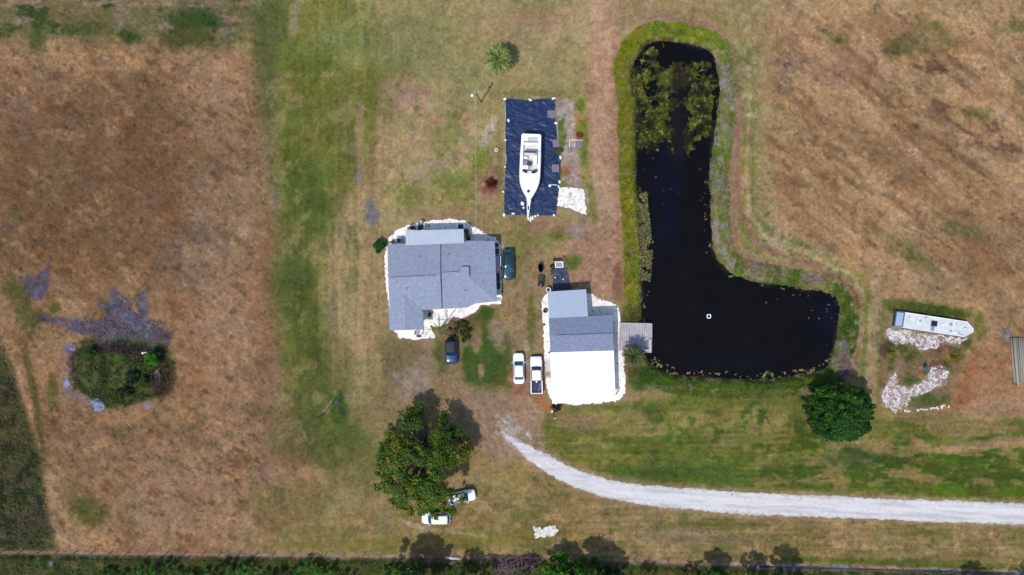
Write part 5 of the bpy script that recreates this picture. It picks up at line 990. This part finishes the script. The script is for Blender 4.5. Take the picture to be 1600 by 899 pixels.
# ---------------------------------------------------------------- palms
def palm(px, py, h, r, nf, label, cols, seed, droop=.5, width=.28, skirt=None, up=1.0):
    t = empty('palm_tree', P(px, py), 0, label, 'palm'); rr = random.Random(seed)
    b = MB(); b.tube([(0, 0, -.1), (.05, 0, h * .5), (0, 0, h)], [.24, .17, .2], 12); b.build('trunk', M_bark, t, True)
    V = []; F = []; Cc = []
    def frond(a, el, ln, col, wd, z0):
        pts = []; p_ = Vector((0, 0, z0)); e = el; st = ln / 9
        for i in range(10):
            pts.append(p_.copy()); p_ = p_ + Vector((math.cos(a) * math.cos(e), math.sin(a) * math.cos(e), math.sin(e))) * st; e -= droop * .33
        for i in range(1, 10):
            d = (pts[i] - pts[i - 1]).normalized(); s = Vector((-math.sin(a), math.cos(a), 0)); lw = wd * math.sin(math.pi * min(1, (i + .6) / 10)) ** .6 * ln
            for sg in (-1, 1):
                for q in range(3):
                    o = pts[i - 1].lerp(pts[i], q / 3); tip = o + (s * sg * .85 + d * .65) * lw * rr.uniform(.8, 1.1) - Vector((0, 0, lw * rr.uniform(.15, .45)))
                    n0 = len(V); V.extend([o, o + d * st * .30, tip]); F.append((n0, n0 + 1, n0 + 2)); cc = [x * rr.uniform(.7, 1.3) for x in col]; Cc.extend([cc] * 3)
            n0 = len(V); sd = s * .025; V.extend([pts[i - 1] - sd, pts[i - 1] + sd, pts[i]]); F.append((n0, n0 + 1, n0 + 2)); Cc.extend([[x * 1.5 for x in col]] * 3)
    for i in range(nf):
        a = i * 2.39996 + rr.uniform(-.2, .2); k = (i + .5) / nf; frond(a, (1.35 - 1.5 * k) * up, r * (.72 + .4 * k) * rr.uniform(.9, 1.1), cols[i % len(cols)], width, h)
    np_mesh('fronds', [tuple(v) for v in V], F, mat('palm_leaf', (1, 1, 1), .5, 0, .1, 1, spec=.4, vcol=True, trans=.2), np.array(Cc), t)
    if skirt:
        V.clear(); F.clear(); Cc.clear()
        for i in range(nf // 2): frond(rr.uniform(skirt[0], skirt[1]), -.1 + rr.uniform(-.3, .2), r * rr.uniform(.9, 1.2), skirt[2][i % len(skirt[2])], width, h - .25)
        np_mesh('dead_fronds', [tuple(v) for v in V], F, MATS['palm_leaf'], np.array(Cc), t)
    return t
PC = LC((150, 166, 84), (116, 138, 64), (176, 182, 104), (74, 104, 46))
palm(779.5, 103, 3.6, 2.3, 170, 'round fan-leaved palm standing alone on the north lawn', PC, 5, .3, .17, up=1.0)
palm(985, 553, 3.2, 2.15, 90, 'palm with brown skirt leaning over the dock south-west corner', LC((74, 96, 38), (88, 104, 42), (108, 108, 54), (54, 78, 32)), 6, .42, .16, (-2.4, .4, LC((140, 128, 74), (120, 104, 70), (100, 92, 50))))
palm(690, 512, 2.6, 2.4, 9, 'young palm with few long fronds on the gravel south of the house', LC((92, 132, 40), (74, 118, 34), (120, 130, 60)), 9, .34, .12)
# ---------------------------------------------------------------- poles and wire
def pole(px, py, h, lean, label, lamp=True, r=.11):
    t = empty('utility_pole', P(px, py), 0, label, 'pole'); top = Vector((lean[0], lean[1], h)); MB().tube([(0, 0, -.3), (0, 0, 0), top], [r * 1.2, r * 1.2, r * .8], 10).build('post', M_bark, t, True)
    if lamp:
        o = t; tl = top + Vector((-.42, -.5, .05)); MB().tube([top + Vector((0, 0, -.2)), top + Vector((-.2, -.25, .1)), tl], .035, 6).build('arm', M_grey, o); MB().lathe((tl.x, tl.y, tl.z - .15), [(.24, 0), (.2, .15), (.07, .24)], 14).build('lamp_head', M_white, o, True)
        MB().box(top + Vector((0, 0, -.1)), (.3, .25, .35), 0, .03).build('junction_box', M_grey, o)
    return t, top
t, top = pole(752, 159.5, 6.9, (-.62, -.35), 'wooden light pole with white lamp north-west of the dark sheet')
pole(508.5, 645, 5.2, (-.1, -.05), 'bare grey pole on the west lawn north-west of the big oak', False, .08)
a = P(752, 159.5) + top; c = P(744, 379, 3.1); b = MB(); pts = []
for i in range(15): k = i / 14; p_ = a.lerp(c, k); p_.z -= 1.1 * 4 * k * (1 - k) * .5; pts.append(p_)
b.tube(pts, .022, 5); tag(b.build('service_wire', mat('wire_grey', (.35, .33, .30), .6)), 'thin overhead wire from the light pole to the house roof', 'wire')
b = MB(); b.tube([PG(838.5, 853.5, .25), PG(848, 859, .5), PG(859, 865, .9)], [.03, .05, .07], 6); tag(b.build('fallen_branch', M_bark), 'dark bare branch sticking out of the tree shade beside the ditch', 'branch')
fn = empty('wire_fence', (0, 0, 0), 0, 'low wire fence on short wooden posts along the north bank of the ditch', 'fence'); fw = []
def dy(x): return float(np.interp(x, [d[0] for d in DITCH], [d[1] for d in DITCH]))
for i in range(58):
    x = 8 + i * 28.0 + random.uniform(-3, 3); q = PG(x, dy(x) - 5.5); fw.append(q); MB().tube([q, q + Vector((random.uniform(-.05, .05), random.uniform(-.05, .05), 1.25))], .06, 6).build('post', M_bark, fn)
b = MB()
for z in (.45, .8, 1.15): b.tube([q + Vector((0, 0, z)) for q in fw], .008, 3)
b.build('wires', M_grey, fn)
# ---------------------------------------------------------------- small things about the yard
t = empty('stock_tub', PG(844.7, 418.5), 0, 'black oval tub on bare ground north of the ride-on mower', 'tub'); b = MB(); b.lathe((0, 0, 0), [(.36, 0), (.44, .5), (.46, .55), (.41, .55), (.38, .3)], 24, .9, 1.75); b.build('tub', M_black, t, True)
MB().lathe((0, 0, .28), [(.36, 0), (.35, .02)], 20, .9, 1.7).build('contents', mat('tub_water', (.01, .035, .08), .08), t)
mw = empty('riding_mower', PG(845.6, 439.5), R(174), 'dark ride-on mower with maroon hood between the black tub and the white ring', 'mower')
MB().box((0, .5, .55), (.55, .75, .42), 0, .12).build('hood', mat('maroon_paint', (.05, .012, .022), .4), mw, True); MB().box((0, -.05, .3), (1.0, .75, .22), 0, .08).build('deck', M_black, mw)
MB().box((0, -.45, .62), (.5, .42, .3), 0, .1).build('seat', M_black, mw, True); MB().box((0, -.62, .45), (.7, .5, .25), 0, .08).build('rear_body', mat('mower_grey', (.09, .07, .09), .6), mw)
b = MB(); b.tube([(.16 * math.cos(i * .5236), .08 + .16 * math.sin(i * .5236), .95) for i in range(13)], .02, 6, False); b.tube([(0, .2, .6), (0, .08, .95)], .02, 6); b.build('steering_wheel', M_black, mw)
for x, y, r_ in ((-.4, .6, .2), (.4, .6, .2), (-.42, -.55, .27), (.42, -.55, .27)): MB().tube([(x - .09, y, r_), (x + .09, y, r_)], r_, 14).build('wheel', M_tyre, mw)
t = empty('water_barrel', PG(856.3, 453), 0, 'dark barrel with a thick white rim at the garage north-west corner', 'barrel'); MB().lathe((0, 0, 0), [(.3, 0), (.36, .3), (.34, .8)], 20).build('barrel', M_dark, t, True)
b = MB(); b.tube([(.34 * math.cos(i * .3927), .34 * math.sin(i * .3927), .82) for i in range(17)], .06, 8, False); b.build('rim', M_white, t, True)
t = tag(MB().lathe(PG(852, 485.5), [(.18, 0), (.33, .18), (.36, .3), (.3, .3), (.16, .16)], 14, 1, 1.05).build('fire_bowl', M_dark, None, True), 'dark metal fire bowl on white gravel west of the garage porch roof', 'fire bowl')
def cloth(pts, label, seed): 
    x = [p[0] for p in pts]; y = [p[1] for p in pts]
    tag(sheet('weed_cloth', (min(x) - 2, min(y) - 2, max(x) + 2, max(y) + 2), .8, lambda X, Y: sdf(X, Y, pts) < 0, mat('weed_cloth', (.006, .02, .05), .6, 0, .3, 3, .3, 10), .06, hf=lambda X, Y: .05 * fbm(X, Y, 5, seed, 3) + (seed % 7) * .012), label, 'cloth')
cloth([(860, 418.5), (886.5, 418), (887, 429.5), (859.5, 430.5)], 'dark cloth strip behind the white crate, the northern of two', 521); cloth([(864, 430.3), (888.5, 429.6), (890.5, 444), (895, 452), (862, 456)], 'larger dark cloth with two pale specks beside the garage porch roof', 524)
for x, y, lab in ((867.3, 434.3, 'white pebble-like weight in the west of the larger dark cloth'), (880.3, 436.8, 'pale weight in the east of the larger dark cloth')): tag(heap('cloth_weight', x, y, .12, .15, .1, M_stone, 4, 3, .16), lab, 'weight')
t = empty('crate', PG(873.3, 413.8), R(2), 'white framed crate with lavender lid north of the dark cloths', 'crate'); b = MB()
for s in (-1, 1): b.box((s * .58, 0, .35), (.14, .95, .7), 0, .03); b.box((0, s * .42, .35), (1.2, .12, .7), 0, .03)
b.build('frame', M_white, t); MB().box((0, 0, .52), (1.05, .75, .1)).build('lid', mat('lavender_lid', alb((166, 160, 196)), .7), t)
bin_(872.6, 407.4, (.85, .4), .55, 'black bin just north of the white framed crate')
bush(880, 406, .35, .5, .4, 300, LC((214, 170, 110), (190, 140, 90)), 'pale orange dry weeds at the east side of the black bin', 91, .1); bush(866, 406.5, .2, .2, .4, 150, LC((150, 50, 30), (120, 40, 30)), 'tiny red-brown plant west of the black bin', 92, .1)
t = empty('bucket', PG(862.3, 642.5), 0, 'white bucket south-west of the carport beside the purple shrub', 'bucket'); MB().lathe((0, 0, 0), [(.13, 0), (.17, .36), (.15, .36), (.12, .05)], 14).build('pail', M_white, t, True)
t = empty('bucket', PG(867, 653.5), 0, 'small pale bucket on the grass south of the purple shrub', 'bucket'); MB().lathe((0, 0, 0), [(.09, 0), (.12, .25), (.1, .25), (.08, .05)], 12).build('pail', M_white, t, True)
b = MB(); b.tube([PG(865, 645, .1), PG(866, 650, .12), PG(866.5, 653, .15)], .05, 6); tag(b.build('hose', M_dark), 'dark hose between the white bucket and the small pale bucket', 'hose')
for x, y, r_, lab in ((850, 507, .2, 'dark clump on white gravel, northern of two west of the garage'), (858.5, 551, .25, 'dark clump at the carport north-west corner')): tag(heap('stone', x, y, r_, r_, .15, M_dark, 5, int(x), .2), lab, 'stone')
t = tag(MB().tube([PG(696, 872, .25), PG(718.5, 874.2, .25)], [.24, .24], 14).build('culvert_pipe', mat('pipe_white', alb((216, 220, 240)), .5, 0, .1), None, True), 'short white culvert pipe lying on the ditch in the tree shade', 'pipe')
tag(heap('rubble', 838.3, 871.5, .2, .2, .2, M_stone, 5, 5, .22), 'small white lump on the ditch bank east of the brush pile', 'rubble')
tag(heap('rubble', 1066, 72, 1.1, .45, .3, M_stone, 46, 6, .26), 'jumbled white rubble on the pond bank at its north end', 'rubble'); 
tag(heap('rubble', 226, 551.5, .45, .15, .3, M_stone, 10, 7, .2), 'bright white scrap on the north side of the brush mound', 'rubble')
b = MB(); b.tube([PG(775.4 + 2.2 * math.cos(i * .5236), 234.8 + 2.4 * math.sin(i * .5236), .1) for i in range(13)], .06, 6, False); tag(b.build('coiled_hose', M_white), 'small white coil lying on the grass west of the dark sheet', 'hose')
t = empty('folding_chair', PG(1445.5, 575.5), R(40), 'dark teal folding chair on white sand south of the barge', 'chair'); M_tl = mat('teal_cloth', (.008, .09, .10), .7)
MB().box((0, 0, .45), (.62, .6, .05), 0, .02).build('seat', M_tl, t); MB().box((0, .42, .75), (.62, .06, .6), 0, .02, Matrix.Rotation(-.5, 4, 'X')).build('backrest', M_tl, t)
for x in (-.28, .28):
    for y in (-.26, .3): MB().tube([(x, y, 0), (x, y, .45)], .02, 6).build('leg', M_grey, t)
def crumple(name, pts, m, label, seed, hgt=.35):
    x = [p[0] for p in pts]; y = [p[1] for p in pts]; cx, cy = sum(x) / len(x), sum(y) / len(y)
    tag(sheet(name, (min(x) - 2, min(y) - 2, max(x) + 2, max(y) + 2), .6, lambda X, Y: sdf(X, Y, pts) + .8 * fbm(X, Y, 4, seed, 2) < 0, m, .05, hf=lambda X, Y: hgt * (.5 + .5 * fbm(X, Y, 6, seed + 3, 3)) * sst(1, -5, sdf(X, Y, pts))), label, 'tarp')
M_blue = mat('faded_blue_tarp', alb((110, 122, 166)), .5, 0, .45, 5)
crumple('blue_tarp', [(140, 624), (152, 622), (162, 626), (165, 635), (160, 643), (148, 643), (144, 632)], M_blue, 'crumpled pale blue tarp at the south-west foot of the brush mound', 531)
crumple('blue_tarp', [(99, 593), (108, 591), (111, 600), (107, 608), (99, 604)], M_blue, 'smaller blue tarp scrap on the west side of the brush mound', 535, .2)
crumple('blue_tarp', [(108, 541), (116, 538), (122, 545), (116, 550), (109, 548)], mat('lavender_scrap', alb((116, 108, 146)), .6, 0, .4, 5), 'lavender-grey scrap at the north-west corner of the brush mound', 538, .2)
def brush(px, py, rx, ry, n, label, seed, m, ln=1.6, hh=1.0, name='brush_pile'):
    rr = random.Random(seed); b = MB()
    for i in range(n):
        a = rr.uniform(0, 6.28); k = math.sqrt(rr.random()); q = PG(px + rx * k * math.cos(a), py + ry * k * math.sin(a), hh * (1 - k * k) * rr.random() + .05); d = Vector((rr.uniform(-1, 1), rr.uniform(-1, 1), rr.uniform(-.15, .3))) * ln * rr.uniform(.4, 1)
        e = q + d; e.z = max(e.z, q.z * .4 + .02); b.tube([q, q.lerp(e, .5) + Vector((rr.uniform(-.1, .1), rr.uniform(-.1, .1), .08)), e], [.05 * rr.uniform(.5, 1.3), .035, .012], 4)
    return tag(b.build(name, m), label, 'brush')
M_tw = mat('dead_twigs', alb((128, 104, 116)), .95, 0, .35, 3); M_tw2 = mat('dark_twigs', alb((70, 52, 60)), .95, 0, .3, 3)
brush(802, 882, 34, 12, 420, 'tangled grey-brown brush pile on the ditch, east of the white pipe', 3, M_tw, 1.5, 1.3)
brush(830, 874, 16, 8, 140, 'dark brush between the grey-brown pile and the bright green trees', 4, M_tw2, 1.4, 1.0)
brush(186, 546, 44, 6, 120, 'burnt dark branches along the north edge of the brush mound', 5, M_tw2, 1.6, .9); brush(250, 597, 12, 22, 80, 'purple-brown dead branches on the east side of the brush mound', 6, M_tw2, 1.5, .8)
brush(185, 512, 74, 16, 240, 'fine grey sticks strewn over the ash north of the brush mound', 12, mat('ash_twigs', alb((124, 116, 138)), .95, 0, .3, 3), 1.5, .15)
brush(200, 482, 26, 18, 60, 'fan of thin grey branches rising north from the ash', 13, MATS['ash_twigs'], 1.6, .2)
brush(112, 580, 6, 32, 40, 'broken dark sticks along the west side of the brush mound', 7, M_tw2, .9, .5)
brush(250, 581, 3, 3, 16, 'bleached bare branch star on the east side of the brush mound', 8, mat('bleached_twigs', alb((168, 156, 160)), .9), 1.3, 1.2, 'bare_branch')
brush(528, 626, 3, 4, 12, 'pale dry twigs beside the bare grey pole on the west lawn', 9, M_tw, .7, .2, 'bare_branch')
brush(873, 632, 4, 3, 14, 'bare dark twigs reaching onto the gravel by the purple shrub', 10, M_tw2, .9, .6, 'bare_branch')
# ---------------------------------------------------------------- grass and weeds (uncountable)
def weeds(name, region, n, size, h, seed, label, colf, cat='grass', tall=.4, jit=.25):
    rs = np.random.RandomState(seed); px, py = region(rs, n); n = len(px)
    z = H_ground(px.astype(np.float32), py.astype(np.float32)) + h * rs.rand(n)
    c = np.stack([(px - 800) * .1, (449.5 - py) * .1, z], -1); nm = rs.normal(size=(n, 3)) * tall + np.array((0, 0, 1)); nm /= np.linalg.norm(nm, axis=1)[:, None]
    u = np.cross(nm, rs.normal(size=(n, 3))); u /= np.linalg.norm(u, axis=1)[:, None]; v = np.cross(nm, u); s = size * (.5 + rs.rand(n))[:, None]
    V = np.stack([c - u * s, c + v * s * .35, c + u * s, c - v * s * .35], 1).reshape(-1, 3); F = np.arange(4 * n).reshape(n, 4)
    col = colf(px, py, rs, n) * (1 - jit + 2 * jit * rs.rand(n))[:, None]
    return tag(np_mesh(name, V, F, MATS['leaves'], np.repeat(col, 4, 0)), label, cat, kind='stuff')
gcolf = lambda px, py, rs, n: gsample(px, py, ALB)
def excl(px, py):
    k = np.ones(len(px), bool)
    for bx in ((600, 340, 786, 534), (845, 450, 980, 634), (786, 150, 879, 340)): k &= ~((px > bx[0]) & (px < bx[2]) & (py > bx[1]) & (py < bx[3]))
    k &= ldist(px, py, ROAD) > 3; k &= sdf(px, py, POND) > 3; return k
def r_all(rs, n):
    px = rs.uniform(-30, 1630, n); py = rs.uniform(-30, 930, n); k = excl(px, py) & (fbm(px, py, 10, 601, 3) + .5 * rs.rand(n) > .1); return px[k], py[k]
weeds('grass_tufts', r_all, 170000, .12, .09, 5, 'short dry grass tufts all over the field and lawn', lambda px, py, rs, n: gcolf(px, py, rs, n) * 1.0, jit=.28)
def r_bank(rs, n):
    px = rs.uniform(940, 1360, n); py = rs.uniform(25, 630, n); d = sdf(px, py, POND); k = (d > -1) & (d < 30) & (fbm(px, py, 14, 611, 3) > -.35) & ~((px < 980) & (py > 450) & (py < 640)); return px[k], py[k]
weeds('bank_grass', r_bank, 90000, .13, .2, 6, 'bright green rank grass and weeds on the pond banks', lambda *a: gcolf(*a) * 1.15, jit=.4, tall=.6)
def r_scrub(rs, n):
    px = rs.uniform(-60, 1660, n); py = rs.uniform(500, 980, n); m1 = sdf(px, py, [(-300,520),(8,520),(30,620),(60,720),(78,800),(86,860),(-300,866)]) < 0; m2 = (py > np.interp(px, [d[0] for d in DITCH], [d[1] for d in DITCH]) + 6); k = (m1 | m2) & (fbm(px, py, 9, 621, 3) > -.3); return px[k], py[k]
weeds('scrub', r_scrub, 110000, .17, .4, 7, 'dark rank scrub south of the ditch and in the south-west corner', lambda px, py, rs, n: gsample(px, py, ALB) * 1.35, 'scrub', .6, .5)
def r_mound(rs, n):
    px = rs.uniform(105, 280, n); py = rs.uniform(520, 645, n); k = (sdf(px, py, MOUND) + 8 * fbm(px, py, 14, 633, 3) < -2) & (fbm(px, py, 9, 631, 3) > -.15); return px[k], py[k]
weeds('mound_weeds', r_mound, 20000, .13, .3, 8, 'green and brown weeds covering the brush mound', gcolf, 'weeds', .7, .45)
def r_reed(rs, n):
    px = rs.uniform(985, 1030, n); py = rs.uniform(300, 480, n); d = sdf(px, py, POND); k = (d > -14) & (d < 6) & (fbm(px, py, 9, 641, 3) > -.15) & (py < 440); return px[k], py[k]
def reedc(px, py, rs, n): return np.array(LC((150, 146, 104), (112, 114, 74), (176, 168, 128), (90, 96, 60)))[rs.randint(0, 4, n)]
w_ = weeds('reeds', r_reed, 14000, .2, .35, 9, 'pale straggling reeds leaning over the west edge of the pond', reedc, 'reeds', .8); 
me = w_.data; co = np.empty(len(me.vertices) * 3, np.float32); me.vertices.foreach_get('co', co); co[2::3] = np.maximum(co[2::3], WZ + .05 + .3 * np.random.RandomState(3).rand(len(co) // 3)); me.vertices.foreach_set('co', co)
